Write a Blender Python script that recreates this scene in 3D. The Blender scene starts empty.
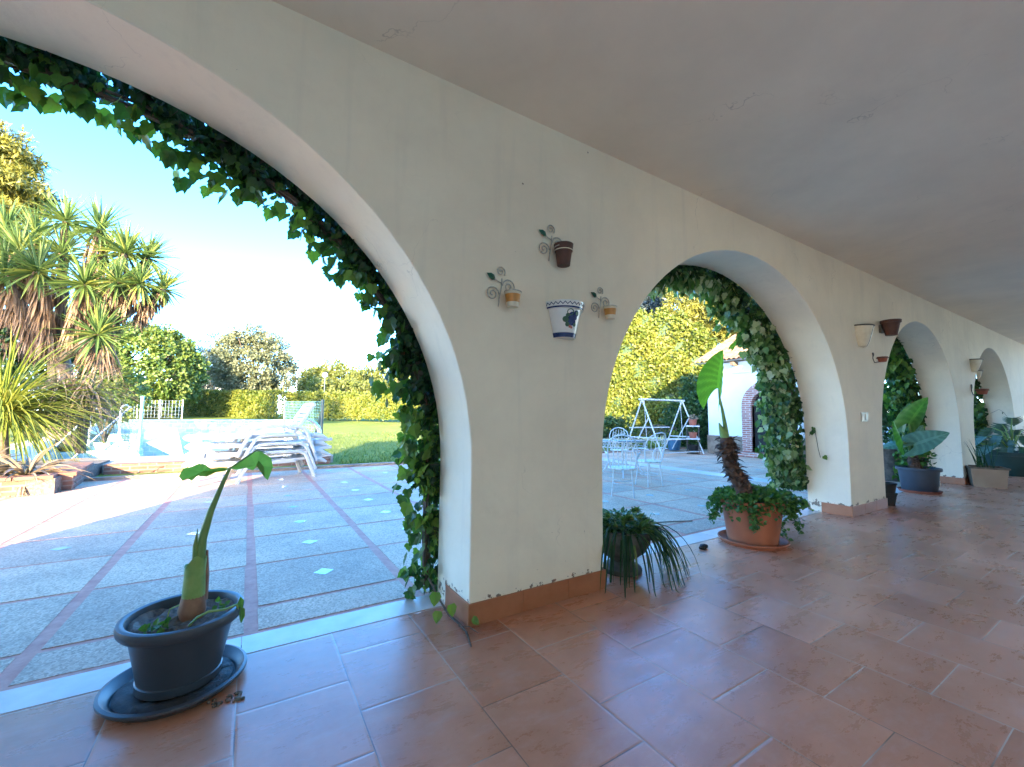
import bpy, math, random
import numpy as np
from mathutils import Vector, Matrix
R_ = math.radians
rng = np.random.default_rng(7)
random.seed(7)
S = bpy.context.scene
COL = S.collection

# ------------------------------------------------------------------ camera frame (calibrated)
CX, CY, FPX = 512.0, 383.5, 420.96
vx = np.array([1190 - CX, 421 - CY, FPX]); vx /= np.linalg.norm(vx)
vy = np.array([249 - CX, 413 - CY, FPX]); vy -= vx * (vx @ vy); vy /= np.linalg.norm(vy)
vz = np.cross(vx, vy)
RW = np.array([vx, vy, vz])            # world = RW @ cam  (cam: right, down, forward)
EYE = np.array([0, 0, 1.2])
def at(px, py, depth):
    d = RW @ np.array([(px - CX) / FPX, (py - CY) / FPX, 1.0])
    return EYE + d * depth

# ------------------------------------------------------------------ material helpers
def newmat(name):
    m = bpy.data.materials.new(name); m.use_nodes = True
    nt = m.node_tree
    b = nt.nodes['Principled BSDF']
    return m, nt, b
def N(nt, t, **kw):
    n = nt.nodes.new(t)
    for k, v in kw.items():
        if k.startswith('i_'):
            n.inputs[k[2:].replace('_', ' ')].default_value = v
        else: setattr(n, k, v)
    return n
def ramp(nt, stops, interp='LINEAR'):
    r = nt.nodes.new('ShaderNodeValToRGB'); e = r.color_ramp.elements
    r.color_ramp.interpolation = interp
    while len(e) < len(stops): e.new(0.5)
    for i, (p, c) in enumerate(stops):
        e[i].position = p; e[i].color = (c[0], c[1], c[2], 1)
    return r
def mixc(nt, a, b, fac, mode='MIX'):
    m = nt.nodes.new('ShaderNodeMix'); m.data_type = 'RGBA'; m.blend_type = mode
    def s(sock, v):
        if hasattr(v, 'is_output'): nt.links.new(v, sock)
        elif isinstance(v, (int, float)): sock.default_value = v
        else: sock.default_value = (v[0], v[1], v[2], 1)
    s(m.inputs[0], fac); s(m.inputs[6], a); s(m.inputs[7], b)
    return m.outputs[2]
def math_(nt, op, a, b=None, c=None):
    n = nt.nodes.new('ShaderNodeMath'); n.operation = op
    for i, v in enumerate((a, b, c)):
        if v is None: continue
        if hasattr(v, 'is_output'): nt.links.new(v, n.inputs[i])
        else: n.inputs[i].default_value = v
    return n.outputs[0]
def coords(nt): return nt.nodes.new('ShaderNodeTexCoord').outputs['Object']
def noise(nt, vec, scale, detail=4, rough=0.6, dist=0.0):
    n = nt.nodes.new('ShaderNodeTexNoise')
    n.inputs['Scale'].default_value = scale; n.inputs['Detail'].default_value = detail
    n.inputs['Roughness'].default_value = rough; n.inputs['Distortion'].default_value = dist
    nt.links.new(vec, n.inputs['Vector']); return n.outputs['Fac']
def bump(nt, b, h, strength=0.3, dist=0.01):
    n = nt.nodes.new('ShaderNodeBump'); n.inputs['Strength'].default_value = strength
    n.inputs['Distance'].default_value = dist
    nt.links.new(h, n.inputs['Height']); nt.links.new(n.outputs[0], b.inputs['Normal'])
def rough_mat(name, c1, c2, scale=8, rough=0.6, bmp=0.2, metallic=0.0, detail=5, spec=0.5):
    m, nt, b = newmat(name); v = coords(nt)
    f = noise(nt, v, scale, detail)
    r = ramp(nt, [(0.3, c1), (0.7, c2)]); nt.links.new(f, r.inputs[0])
    nt.links.new(r.outputs[0], b.inputs['Base Color'])
    b.inputs['Roughness'].default_value = rough; b.inputs['Metallic'].default_value = metallic
    b.inputs['Specular IOR Level'].default_value = spec
    if bmp: bump(nt, b, noise(nt, v, scale * 4, 4), bmp, 0.004)
    return m
def leaf_mat(name, stops, transl=0.35, tcol=(1.0, 1.15, 0.45), rough=0.45, spec=0.4):
    """per-leaf tint attribute -> colour ramp; part of the light passes through the blade"""
    m, nt, b = newmat(name)
    a = nt.nodes.new('ShaderNodeAttribute'); a.attribute_name = 'tint'
    r = ramp(nt, stops); nt.links.new(a.outputs['Fac'], r.inputs[0])
    nt.links.new(r.outputs[0], b.inputs['Base Color'])
    b.inputs['Roughness'].default_value = rough
    b.inputs['Specular IOR Level'].default_value = spec
    tr = nt.nodes.new('ShaderNodeBsdfTranslucent')
    tc = mixc(nt, r.outputs[0], tcol, 1.0, 'MULTIPLY')
    nt.links.new(tc, tr.inputs['Color'])
    mx = nt.nodes.new('ShaderNodeMixShader'); mx.inputs[0].default_value = transl
    nt.links.new(b.outputs[0], mx.inputs[1]); nt.links.new(tr.outputs[0], mx.inputs[2])
    nt.links.new(mx.outputs[0], nt.nodes['Material Output'].inputs['Surface'])
    return m

M = {}
# plaster with flaking and dirt low down
def plaster(name, base, dirt=True):
    m, nt, b = newmat(name); v = coords(nt)
    f = noise(nt, v, 1.3, 6, 0.65)
    r = ramp(nt, [(0.3, tuple(c * 0.88 for c in base)), (0.7, base)]); nt.links.new(f, r.inputs[0])
    col = r.outputs[0]
    if dirt:
        sep = nt.nodes.new('ShaderNodeSeparateXYZ'); nt.links.new(v, sep.inputs[0])
        low = nt.nodes.new('ShaderNodeMapRange'); low.inputs['From Min'].default_value = 0.14; low.inputs['From Max'].default_value = 0.17
        low.inputs['To Min'].default_value = 0.16; low.inputs['To Max'].default_value = 0.0
        nt.links.new(sep.outputs[2], low.inputs['Value'])
        low2 = nt.nodes.new('ShaderNodeMapRange'); low2.inputs['From Min'].default_value = 0.1; low2.inputs['From Max'].default_value = 0.7
        low2.inputs['To Min'].default_value = 0.045; low2.inputs['To Max'].default_value = 0.0
        nt.links.new(sep.outputs[2], low2.inputs['Value'])
        n2 = noise(nt, v, 16, 5, 0.65)
        t = math_(nt, 'ADD', math_(nt, 'ADD', n2, low.outputs[0]), low2.outputs[0])
        mask = nt.nodes.new('ShaderNodeMapRange'); mask.inputs['From Min'].default_value = 0.735; mask.inputs['From Max'].default_value = 0.76
        nt.links.new(t, mask.inputs['Value'])
        dc = ramp(nt, [(0.3, (0.11, 0.065, 0.04)), (0.7, (0.28, 0.2, 0.14))]); nt.links.new(noise(nt, v, 40, 3), dc.inputs[0])
        col = mixc(nt, col, dc.outputs[0], mask.outputs[0])
        # thin drip streaks
        mp = nt.nodes.new('ShaderNodeMapping'); mp.inputs['Scale'].default_value = (7, 7, 0.5); nt.links.new(v, mp.inputs[0])
        n3 = noise(nt, mp.outputs[0], 1.6, 5, 0.6)
        mk = nt.nodes.new('ShaderNodeMapRange'); mk.inputs['From Min'].default_value = 0.55; mk.inputs['From Max'].default_value = 0.8
        mk.inputs['To Max'].default_value = 0.22; nt.links.new(n3, mk.inputs['Value'])
        col = mixc(nt, col, (0.5, 0.45, 0.38), mk.outputs[0])
    dv = nt.nodes.new('ShaderNodeVectorMath'); dv.operation = 'ADD'
    nz = nt.nodes.new('ShaderNodeTexNoise'); nz.inputs['Scale'].default_value = 2.2; nz.inputs['Detail'].default_value = 5; nt.links.new(v, nz.inputs['Vector'])
    nt.links.new(v, dv.inputs[0]); nt.links.new(nz.outputs['Color'], dv.inputs[1])
    vo = nt.nodes.new('ShaderNodeTexVoronoi'); vo.feature = 'DISTANCE_TO_EDGE'; vo.inputs['Scale'].default_value = 0.75; nt.links.new(dv.outputs[0], vo.inputs['Vector'])
    ck = nt.nodes.new('ShaderNodeMapRange'); ck.inputs['From Min'].default_value = 0.0; ck.inputs['From Max'].default_value = 0.0035; ck.inputs['To Min'].default_value = 1.0; ck.inputs['To Max'].default_value = 0.0
    nt.links.new(vo.outputs['Distance'], ck.inputs['Value'])
    km = nt.nodes.new('ShaderNodeMapRange'); km.inputs['From Min'].default_value = 0.54; km.inputs['From Max'].default_value = 0.64; km.inputs['To Max'].default_value = 0.5
    nt.links.new(noise(nt, v, 1.1, 3), km.inputs['Value'])
    col = mixc(nt, col, (0.30, 0.25, 0.20), math_(nt, 'MULTIPLY', ck.outputs[0], km.outputs[0]))
    st = nt.nodes.new('ShaderNodeMapRange'); st.inputs['From Min'].default_value = 0.5; st.inputs['From Max'].default_value = 0.75; st.inputs['To Max'].default_value = 0.25
    nt.links.new(noise(nt, v, 0.55, 7, 0.7, 0.7), st.inputs['Value'])
    col = mixc(nt, col, (0.55, 0.46, 0.37), st.outputs[0])
    nt.links.new(col, b.inputs['Base Color'])
    b.inputs['Roughness'].default_value = 0.75
    h = math_(nt, 'ADD', math_(nt, 'MULTIPLY', noise(nt, v, 3.0, 3), 1.5), math_(nt, 'MULTIPLY', noise(nt, v, 60, 4), 0.12))
    bump(nt, b, h, 0.4 if dirt else 0.12, 0.03)
    return m
M['plaster'] = plaster('white_plaster', (0.89, 0.78, 0.60))
M['ceiling'] = plaster('ceiling_paint', (0.90, 0.79, 0.635), dirt=False)
M['white_wall'] = plaster('lime_wash', (0.80, 0.80, 0.78), dirt=False)

# gallery floor: large clay tiles in staggered columns
def floor_tiles():
    m, nt, b = newmat('clay_tiles'); v = coords(nt)
    sep = nt.nodes.new('ShaderNodeSeparateXYZ'); nt.links.new(v, sep.inputs[0])
    cmb = nt.nodes.new('ShaderNodeCombineXYZ')
    nt.links.new(math_(nt, 'ADD', sep.outputs[1], 10 * 0.47 - 1.61 + 0.47), cmb.inputs[0])
    nt.links.new(math_(nt, 'ADD', sep.outputs[0], 20 * 0.43 - 0.44), cmb.inputs[1])
    def brick(mortar, smooth):
        br = nt.nodes.new('ShaderNodeTexBrick')
        br.offset = 0.5; br.offset_frequency = 2; br.squash = 1.0
        br.inputs['Scale'].default_value = 1.0; br.inputs['Brick Width'].default_value = 0.47
        br.inputs['Row Height'].default_value = 0.43; br.inputs['Mortar Size'].default_value = mortar
        br.inputs['Mortar Smooth'].default_value = smooth; br.inputs['Bias'].default_value = 0.0
        br.inputs['Color1'].default_value = (0.0, 0.0, 0.0, 1); br.inputs['Color2'].default_value = (1, 1, 1, 1)
        br.inputs['Mortar'].default_value = (0.5, 0.5, 0.5, 1)
        nt.links.new(cmb.outputs[0], br.inputs['Vector']); return br
    br = brick(0.0022, 0.0)
    wide = brick(0.012, 1.0)
    tone = ramp(nt, [(0.0, (0.43, 0.172, 0.096)), (0.5, (0.53, 0.23, 0.135)), (1.0, (0.61, 0.285, 0.18))])
    nt.links.new(br.outputs['Color'], tone.inputs[0])
    n1 = noise(nt, v, 2.6, 8, 0.7, 0.15)
    blot = ramp(nt, [(0.28, (0.78, 0.70, 0.62)), (0.55, (1, 1, 1)), (0.8, (1.12, 1.1, 1.12))]); nt.links.new(n1, blot.inputs[0])
    col = mixc(nt, tone.outputs[0], blot.outputs[0], 1.0, 'MULTIPLY')
    # pale lime bloom / scuffs
    mp = nt.nodes.new('ShaderNodeMapping'); mp.inputs['Scale'].default_value = (1.0, 2.6, 1); mp.inputs['Rotation'].default_value = (0, 0, 0.5)
    nt.links.new(v, mp.inputs[0])
    n2 = noise(nt, mp.outputs[0], 3.0, 9, 0.76, 0.25)
    s = nt.nodes.new('ShaderNodeMapRange'); s.inputs['From Min'].default_value = 0.52; s.inputs['From Max'].default_value = 0.75; s.inputs['To Max'].default_value = 0.42
    nt.links.new(n2, s.inputs['Value'])
    col = mixc(nt, col, (0.60, 0.40, 0.33), s.outputs[0])
    n3 = noise(nt, v, 11.0, 8, 0.75, 0.1)
    s3 = nt.nodes.new('ShaderNodeMapRange'); s3.inputs['From Min'].default_value = 0.62; s3.inputs['From Max'].default_value = 0.75; s3.inputs['To Max'].default_value = 0.5
    nt.links.new(n3, s3.inputs['Value'])
    col = mixc(nt, col, (0.17, 0.075, 0.045), s3.outputs[0])
    # grout: joints along the columns dark and tight, cross joints pale in patches
    gcol = ramp(nt, [(0.42, (0.16, 0.09, 0.06)), (0.52, (0.52, 0.40, 0.32))]); nt.links.new(noise(nt, v, 1.1, 3), gcol.inputs[0])
    fac = math_(nt, 'MULTIPLY', br.outputs['Fac'], 1.0)
    col = mixc(nt, col, gcol.outputs[0], fac)
    nt.links.new(col, b.inputs['Base Color'])
    rr = nt.nodes.new('ShaderNodeMapRange'); rr.inputs['From Min'].default_value = 0.3; rr.inputs['From Max'].default_value = 0.75
    rr.inputs['To Min'].default_value = 0.20; rr.inputs['To Max'].default_value = 0.44
    nt.links.new(n2, rr.inputs['Value']); nt.links.new(rr.outputs[0], b.inputs['Roughness'])
    b.inputs['Specular IOR Level'].default_value = 0.5
    h = math_(nt, 'ADD', math_(nt, 'MULTIPLY', wide.outputs['Fac'], -1.0), math_(nt, 'MULTIPLY', noise(nt, v, 5, 3), 0.5))
    bump(nt, b, h, 0.25, 0.004)
    return m
M['floor'] = floor_tiles()
M['skirting'] = rough_mat('skirting_tile', (0.34, 0.115, 0.045), (0.43, 0.165, 0.075), 7, 0.4, 0.1)
M['marble'] = rough_mat('grey_marble', (0.50, 0.42, 0.37), (0.66, 0.58, 0.52), 5, 0.35, 0.05)
M['aggregate'] = None
def aggregate():
    m, nt, b = newmat('exposed_aggregate'); v = coords(nt)
    vo = nt.nodes.new('ShaderNodeTexVoronoi'); vo.inputs['Scale'].default_value = 95; nt.links.new(v, vo.inputs['Vector'])
    r = ramp(nt, [(0.0, (0.36, 0.21, 0.135)), (0.45, (0.60, 0.375, 0.245)), (1.0, (0.78, 0.53, 0.37))])
    nt.links.new(vo.outputs['Color'], r.inputs[0])
    f = noise(nt, v, 0.9, 7, 0.7)
    r2 = ramp(nt, [(0.3, (0.66, 0.65, 0.64)), (0.7, (1.14, 1.1, 1.05))]); nt.links.new(f, r2.inputs[0])
    col = mixc(nt, r.outputs[0], r2.outputs[0], 1.0, 'MULTIPLY')
    a = nt.nodes.new('ShaderNodeAttribute'); a.attribute_name = 'tint'
    r3 = ramp(nt, [(0.0, (0.85, 0.86, 0.88)), (1.0, (1.12, 1.1, 1.07))]); nt.links.new(a.outputs['Fac'], r3.inputs[0])
    col = mixc(nt, col, r3.outputs[0], 1.0, 'MULTIPLY')
    nt.links.new(col, b.inputs['Base Color']); b.inputs['Roughness'].default_value = 0.7
    bump(nt, b, vo.outputs['Distance'], 0.35, 0.004)
    return m
M['aggregate'] = aggregate()
M['red_joint'] = rough_mat('red_brick_joint', (0.48, 0.15, 0.095), (0.64, 0.27, 0.18), 14, 0.7, 0.3)
M['inlay'] = rough_mat('glazed_inlay', (0.36, 0.50, 0.48), (0.62, 0.66, 0.62), 30, 0.25, 0.0)
def brickmat(name, c1, c2, mortar, bw, rh, vertical=True, ms=0.012):
    m, nt, b = newmat(name); v = coords(nt)
    sep = nt.nodes.new('ShaderNodeSeparateXYZ'); nt.links.new(v, sep.inputs[0])
    cmb = nt.nodes.new('ShaderNodeCombineXYZ')
    nt.links.new(math_(nt, 'ADD', sep.outputs[0], sep.outputs[1]), cmb.inputs[0]); nt.links.new(sep.outputs[2], cmb.inputs[1])
    br = nt.nodes.new('ShaderNodeTexBrick'); br.inputs['Scale'].default_value = 1
    br.inputs['Brick Width'].default_value = bw; br.inputs['Row Height'].default_value = rh; br.inputs['Mortar Size'].default_value = ms
    br.inputs['Color1'].default_value = (*c1, 1); br.inputs['Color2'].default_value = (*c2, 1); br.inputs['Mortar'].default_value = (*mortar, 1)
    nt.links.new(cmb.outputs[0], br.inputs['Vector'])
    r = ramp(nt, [(0.3, (0.75, 0.75, 0.75)), (0.7, (1.15, 1.15, 1.15))]); nt.links.new(noise(nt, v, 6, 5), r.inputs[0])
    col = mixc(nt, br.outputs['Color'], r.outputs[0], 1.0, 'MULTIPLY')
    nt.links.new(col, b.inputs['Base Color']); b.inputs['Roughness'].default_value = 0.85
    h = math_(nt, 'ADD', math_(nt, 'MULTIPLY', br.outputs['Fac'], -1.0), math_(nt, 'MULTIPLY', noise(nt, v, 30, 4), 0.5))
    bump(nt, b, h, 0.5, 0.01); return m
M['brick_low'] = brickmat('old_garden_brick', (0.15, 0.062, 0.038), (0.20, 0.095, 0.06), (0.20, 0.15, 0.11), 0.27, 0.075)
M['brick_arch'] = brickmat('red_arch_brick', (0.32, 0.10, 0.07), (0.42, 0.16, 0.11), (0.5, 0.42, 0.36), 0.25, 0.065)
M['stone_dado'] = rough_mat('brown_stone', (0.16, 0.11, 0.075), (0.36, 0.27, 0.19), 5, 0.85, 0.5)
M['pool_tile'] = brickmat('pool_tiles', (0.34, 0.54, 0.52), (0.40, 0.58, 0.56), (0.55, 0.62, 0.58), 0.30, 0.20, ms=0.012)
M['pool_green'] = brickmat('pool_step_tiles', (0.24, 0.42, 0.38), (0.32, 0.50, 0.45), (0.55, 0.62, 0.58), 0.22, 0.16, ms=0.014)
M['pool_white'] = rough_mat('pool_white_render', (0.46, 0.49, 0.48), (0.55, 0.57, 0.56), 2, 0.6, 0.1)
M['coping'] = rough_mat('pool_coping_stone', (0.30, 0.25, 0.19), (0.42, 0.36, 0.28), 4, 0.7, 0.2)
def lawnmat():
    m, nt, b = newmat('lawn_turf'); v = coords(nt)
    r = ramp(nt, [(0.25, (0.14, 0.18, 0.03)), (0.5, (0.20, 0.235, 0.045)), (0.75, (0.27, 0.28, 0.07))]); nt.links.new(noise(nt, v, 0.7, 8, 0.75), r.inputs[0])
    r2 = ramp(nt, [(0.3, (0.7, 0.7, 0.6)), (0.7, (1.2, 1.2, 1.1))]); nt.links.new(noise(nt, v, 25, 4), r2.inputs[0])
    nt.links.new(mixc(nt, r.outputs[0], r2.outputs[0], 1.0, 'MULTIPLY'), b.inputs['Base Color'])
    b.inputs['Roughness'].default_value = 0.9; b.inputs['Specular IOR Level'].default_value = 0.15
    bump(nt, b, noise(nt, v, 40, 5), 0.9, 0.05); return m
M['lawn'] = lawnmat()
M['grass'] = leaf_mat('grass_blades', [(0, (0.06, 0.10, 0.018)), (0.6, (0.11, 0.165, 0.03)), (1, (0.20, 0.21, 0.06))], 0.4)
M['soil'] = rough_mat('dry_soil', (0.05, 0.038, 0.03), (0.22, 0.175, 0.14), 30, 0.95, 0.9)
M['anthracite'] = rough_mat('anthracite_plastic', (0.036, 0.042, 0.052), (0.05, 0.057, 0.068), 5, 0.42, 0.04)
M['bluegrey'] = rough_mat('blue_grey_plastic', (0.038, 0.043, 0.054), (0.050, 0.056, 0.068), 5, 0.45, 0.04)
M['darkgreen_plastic'] = rough_mat('dark_green_plastic', (0.012, 0.04, 0.034), (0.02, 0.055, 0.046), 5, 0.5, 0.05)
M['blue_pot'] = rough_mat('blue_glaze', (0.03, 0.10, 0.18), (0.05, 0.16, 0.26), 5, 0.3, 0.03)
M['terracotta'] = rough_mat('terracotta', (0.31, 0.085, 0.033), (0.39, 0.125, 0.055), 5, 0.7, 0.12)
M['cap_tile'] = rough_mat('weathered_cap_tile', (0.16, 0.068, 0.04), (0.22, 0.105, 0.065), 6, 0.8, 0.3)
M['wet_soil'] = rough_mat('wet_soil', (0.012, 0.010, 0.010), (0.05, 0.042, 0.036), 26, 0.7, 0.9)
M['terracotta_dark'] = rough_mat('dark_terracotta', (0.075, 0.03, 0.02), (0.12, 0.05, 0.032), 9, 0.65, 0.15)
M['terracotta_red'] = rough_mat('red_terracotta', (0.26, 0.065, 0.035), (0.36, 0.11, 0.06), 9, 0.65, 0.15)
M['ochre_glaze'] = rough_mat('ochre_glaze', (0.48, 0.19, 0.028), (0.60, 0.27, 0.05), 20, 0.3, 0.03)
M['cream_glaze'] = rough_mat('cream_glaze', (0.62, 0.52, 0.36), (0.74, 0.66, 0.50), 14, 0.35, 0.03)
M['white_glaze'] = rough_mat('white_glaze', (0.72, 0.70, 0.66), (0.80, 0.78, 0.74), 12, 0.2, 0.02)
M['blue_paint'] = rough_mat('cobalt_glaze', (0.014, 0.022, 0.085), (0.03, 0.05, 0.16), 40, 0.25, 0.0)
M['green_paint'] = rough_mat('green_glaze', (0.01, 0.06, 0.03), (0.02, 0.10, 0.045), 30, 0.3, 0.0)
M['red_paint'] = rough_mat('red_glaze', (0.35, 0.06, 0.04), (0.5, 0.12, 0.07), 30, 0.3, 0.0)
M['stone_urn'] = rough_mat('weathered_urn_stone', (0.055, 0.055, 0.045), (0.16, 0.15, 0.125), 9, 0.9, 0.5)
M['wire'] = rough_mat('white_rusty_wire', (0.34, 0.30, 0.25), (0.60, 0.57, 0.52), 60, 0.5, 0.1, metallic=0.3)
M['dark_wire'] = rough_mat('dark_iron', (0.05, 0.042, 0.035), (0.12, 0.10, 0.085), 50, 0.6, 0.1, metallic=0.4)
M['white_iron'] = rough_mat('white_painted_iron', (0.40, 0.40, 0.39), (0.62, 0.62, 0.60), 25, 0.45, 0.1)
M['rust_white'] = rough_mat('worn_white_paint', (0.42, 0.36, 0.28), (0.78, 0.77, 0.73), 30, 0.5, 0.15)
M['white_plastic'] = rough_mat('white_resin', (0.38, 0.38, 0.37), (0.46, 0.46, 0.44), 3, 0.4, 0.03)
M['steel'] = rough_mat('stainless_steel', (0.55, 0.56, 0.57), (0.65, 0.66, 0.67), 12, 0.25, 0.0, metallic=0.9)
M['teal_post'] = rough_mat('teal_painted_post', (0.16, 0.42, 0.38), (0.22, 0.50, 0.46), 10, 0.5, 0.05)
M['dark_post'] = rough_mat('dark_green_post', (0.02, 0.045, 0.04), (0.035, 0.065, 0.055), 10, 0.5, 0.05)
M['grey_top'] = rough_mat('grey_table_glass', (0.16, 0.18, 0.19), (0.24, 0.26, 0.27), 6, 0.15, 0.0)
M['bark'] = rough_mat('bark', (0.05, 0.034, 0.024), (0.17, 0.125, 0.09), 14, 0.95, 0.9)
M['brown_husk'] = rough_mat('brown_husk', (0.035, 0.019, 0.012), (0.17, 0.085, 0.05), 16, 0.9, 0.9)
M['bulb'] = rough_mat('leaf_base_sheath', (0.17, 0.075, 0.045), (0.30, 0.155, 0.09), 12, 0.6, 0.25)
M['stalk'] = rough_mat('green_stalk', (0.10, 0.18, 0.035), (0.17, 0.27, 0.06), 9, 0.4, 0.06)
M['cut_stalk'] = rough_mat('pale_green_stalk', (0.14, 0.25, 0.05), (0.27, 0.38, 0.11), 9, 0.45, 0.06)
M['vine_stem'] = rough_mat('vine_stem', (0.055, 0.034, 0.024), (0.15, 0.10, 0.07), 30, 0.9, 0.5)
M['roof_tile'] = brickmat('clay_roof_tiles', (0.22, 0.12, 0.06), (0.30, 0.18, 0.10), (0.10, 0.05, 0.03), 0.25, 0.4)
M['black'] = rough_mat('dark_opening', (0.012, 0.011, 0.01), (0.02, 0.018, 0.016), 5, 0.8, 0)
M['wood'] = rough_mat('weathered_wood', (0.10, 0.065, 0.04), (0.24, 0.17, 0.11), 12, 0.8, 0.4)
M['box_front'] = rough_mat('pale_beige_panel', (0.34, 0.21, 0.125), (0.44, 0.29, 0.18), 4, 0.7, 0.1)
M['switch'] = rough_mat('cream_plastic', (0.40, 0.36, 0.27), (0.46, 0.42, 0.33), 4, 0.4, 0.0)
M['rock'] = rough_mat('grey_brown_rock', (0.10, 0.085, 0.075), (0.30, 0.26, 0.225), 5, 0.9, 0.9)
M['yellow_seat'] = rough_mat('faded_yellow_seat', (0.50, 0.42, 0.14), (0.66, 0.58, 0.26), 8, 0.7, 0.1)
M['globe'] = rough_mat('opal_globe', (0.78, 0.78, 0.78), (0.82, 0.82, 0.82), 3, 0.25, 0)
M['courtyard'] = rough_mat('warm_bounce_paving', (0.80, 0.48, 0.27), (0.88, 0.58, 0.34), 2, 0.8, 0.1)  # unseen paving, made orange to bounce warm light into the gallery
M['bounce_wall'] = rough_mat('warm_bounce_paint', (0.84, 0.55, 0.32), (0.88, 0.60, 0.37), 2, 0.8, 0.1)  # unseen wall colour, made orange to throw warm light into the gallery
M['glass_dark'] = rough_mat('window_glass', (0.04, 0.05, 0.06), (0.06, 0.07, 0.08), 2, 0.1, 0)

# leaves
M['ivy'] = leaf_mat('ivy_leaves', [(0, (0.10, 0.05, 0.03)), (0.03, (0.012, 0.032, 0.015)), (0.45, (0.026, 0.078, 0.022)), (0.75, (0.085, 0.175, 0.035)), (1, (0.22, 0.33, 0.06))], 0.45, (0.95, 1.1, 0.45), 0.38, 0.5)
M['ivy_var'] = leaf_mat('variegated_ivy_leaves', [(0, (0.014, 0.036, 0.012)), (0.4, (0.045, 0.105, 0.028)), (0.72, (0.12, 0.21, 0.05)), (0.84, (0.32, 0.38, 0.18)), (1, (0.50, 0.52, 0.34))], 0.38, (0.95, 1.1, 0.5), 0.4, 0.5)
M['hedge'] = leaf_mat('hedge_leaves', [(0, (0.06, 0.095, 0.014)), (0.5, (0.13, 0.16, 0.022)), (0.85, (0.20, 0.205, 0.03)), (1, (0.22, 0.21, 0.05))], 0.35, (1.0, 1.05, 0.4))
M['broad'] = leaf_mat('broadleaf_crown', [(0, (0.045, 0.09, 0.018)), (0.5, (0.09, 0.145, 0.028)), (1, (0.17, 0.19, 0.035))], 0.3)
M['dark_broad'] = leaf_mat('dark_climber_leaves', [(0, (0.018, 0.05, 0.014)), (0.6, (0.04, 0.085, 0.02)), (1, (0.08, 0.13, 0.03))], 0.25)
M['olive'] = leaf_mat('grey_green_crown', [(0, (0.07, 0.09, 0.045)), (0.5, (0.12, 0.135, 0.07)), (1, (0.18, 0.185, 0.10))], 0.25, (1, 1.05, 0.7))
M['blue_conifer'] = leaf_mat('blue_conifer_needles', [(0, (0.025, 0.045, 0.05)), (0.5, (0.05, 0.075, 0.08)), (1, (0.09, 0.11, 0.11))], 0.15, (1, 1.05, 0.9))
M['pine'] = leaf_mat('pine_needles', [(0, (0.06, 0.075, 0.018)), (0.5, (0.135, 0.14, 0.025)), (1, (0.23, 0.215, 0.04))], 0.25, (1.05, 1.0, 0.4))
M['acacia'] = leaf_mat('yellow_green_crown', [(0, (0.07, 0.095, 0.02)), (0.5, (0.13, 0.15, 0.03)), (1, (0.19, 0.18, 0.04))], 0.3)
M['yucca'] = leaf_mat('yucca_leaves', [(0, (0.035, 0.08, 0.028)), (0.6, (0.095, 0.15, 0.04)), (1, (0.24, 0.26, 0.06))], 0.25, (1, 1.05, 0.5), 0.45)
M['dead_leaf'] = leaf_mat('dead_yucca_leaves', [(0, (0.085, 0.055, 0.038)), (0.6, (0.19, 0.13, 0.088)), (1, (0.30, 0.22, 0.155))], 0.15, (1, 0.9, 0.7), 0.8, 0.1)
M['cordy'] = leaf_mat('cordyline_blades', [(0, (0.08, 0.12, 0.02)), (0.6, (0.17, 0.20, 0.03)), (1, (0.30, 0.28, 0.055))], 0.3, (1, 1.0, 0.4))
M['bromeliad'] = leaf_mat('bromeliad_blades', [(0, (0.09, 0.09, 0.05)), (0.5, (0.20, 0.15, 0.10)), (1, (0.36, 0.25, 0.18))], 0.2, (1, 0.95, 0.6))
M['spider'] = leaf_mat('spider_plant_blades', [(0, (0.015, 0.045, 0.018)), (0.5, (0.035, 0.085, 0.028)), (0.85, (0.08, 0.14, 0.04)), (1, (0.20, 0.25, 0.09))], 0.25)
M['succulent'] = leaf_mat('succulent_leaves', [(0, (0.035, 0.085, 0.02)), (0.6, (0.08, 0.15, 0.035)), (1, (0.26, 0.30, 0.09))], 0.2)
M['groundcover'] = leaf_mat('trailing_leaves', [(0, (0.03, 0.085, 0.018)), (0.5, (0.06, 0.15, 0.03)), (1, (0.13, 0.235, 0.05))], 0.3)
def bigleaf(name, c1, c2, transl, rough=0.4):
    m, nt, b = newmat(name); v = coords(nt)
    r = ramp(nt, [(0.3, c1), (0.7, c2)]); nt.links.new(noise(nt, v, 6, 4), r.inputs[0])
    a = nt.nodes.new('ShaderNodeAttribute'); a.attribute_name = 'tint'
    r2 = ramp(nt, [(0.0, (0.7, 0.75, 0.7)), (0.6, (1, 1, 1)), (1.0, (1.5, 1.4, 1.5))]); nt.links.new(a.outputs['Fac'], r2.inputs[0])
    col = mixc(nt, r.outputs[0], r2.outputs[0], 1.0, 'MULTIPLY')
    nt.links.new(col, b.inputs['Base Color']); b.inputs['Roughness'].default_value = rough
    tr = nt.nodes.new('ShaderNodeBsdfTranslucent'); nt.links.new(mixc(nt, col, (1.1, 1.25, 0.5), 1.0, 'MULTIPLY'), tr.inputs['Color'])
    mx = nt.nodes.new('ShaderNodeMixShader'); mx.inputs[0].default_value = transl
    nt.links.new(b.outputs[0], mx.inputs[1]); nt.links.new(tr.outputs[0], mx.inputs[2])
    nt.links.new(mx.outputs[0], nt.nodes['Material Output'].inputs['Surface']); return m
M['ear_leaf'] = bigleaf('elephant_ear_leaf', (0.11, 0.25, 0.025), (0.18, 0.34, 0.04), 0.5)
M['aloc_green'] = bigleaf('alocasia_green_leaf', (0.05, 0.15, 0.025), (0.10, 0.24, 0.04), 0.35)
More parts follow.
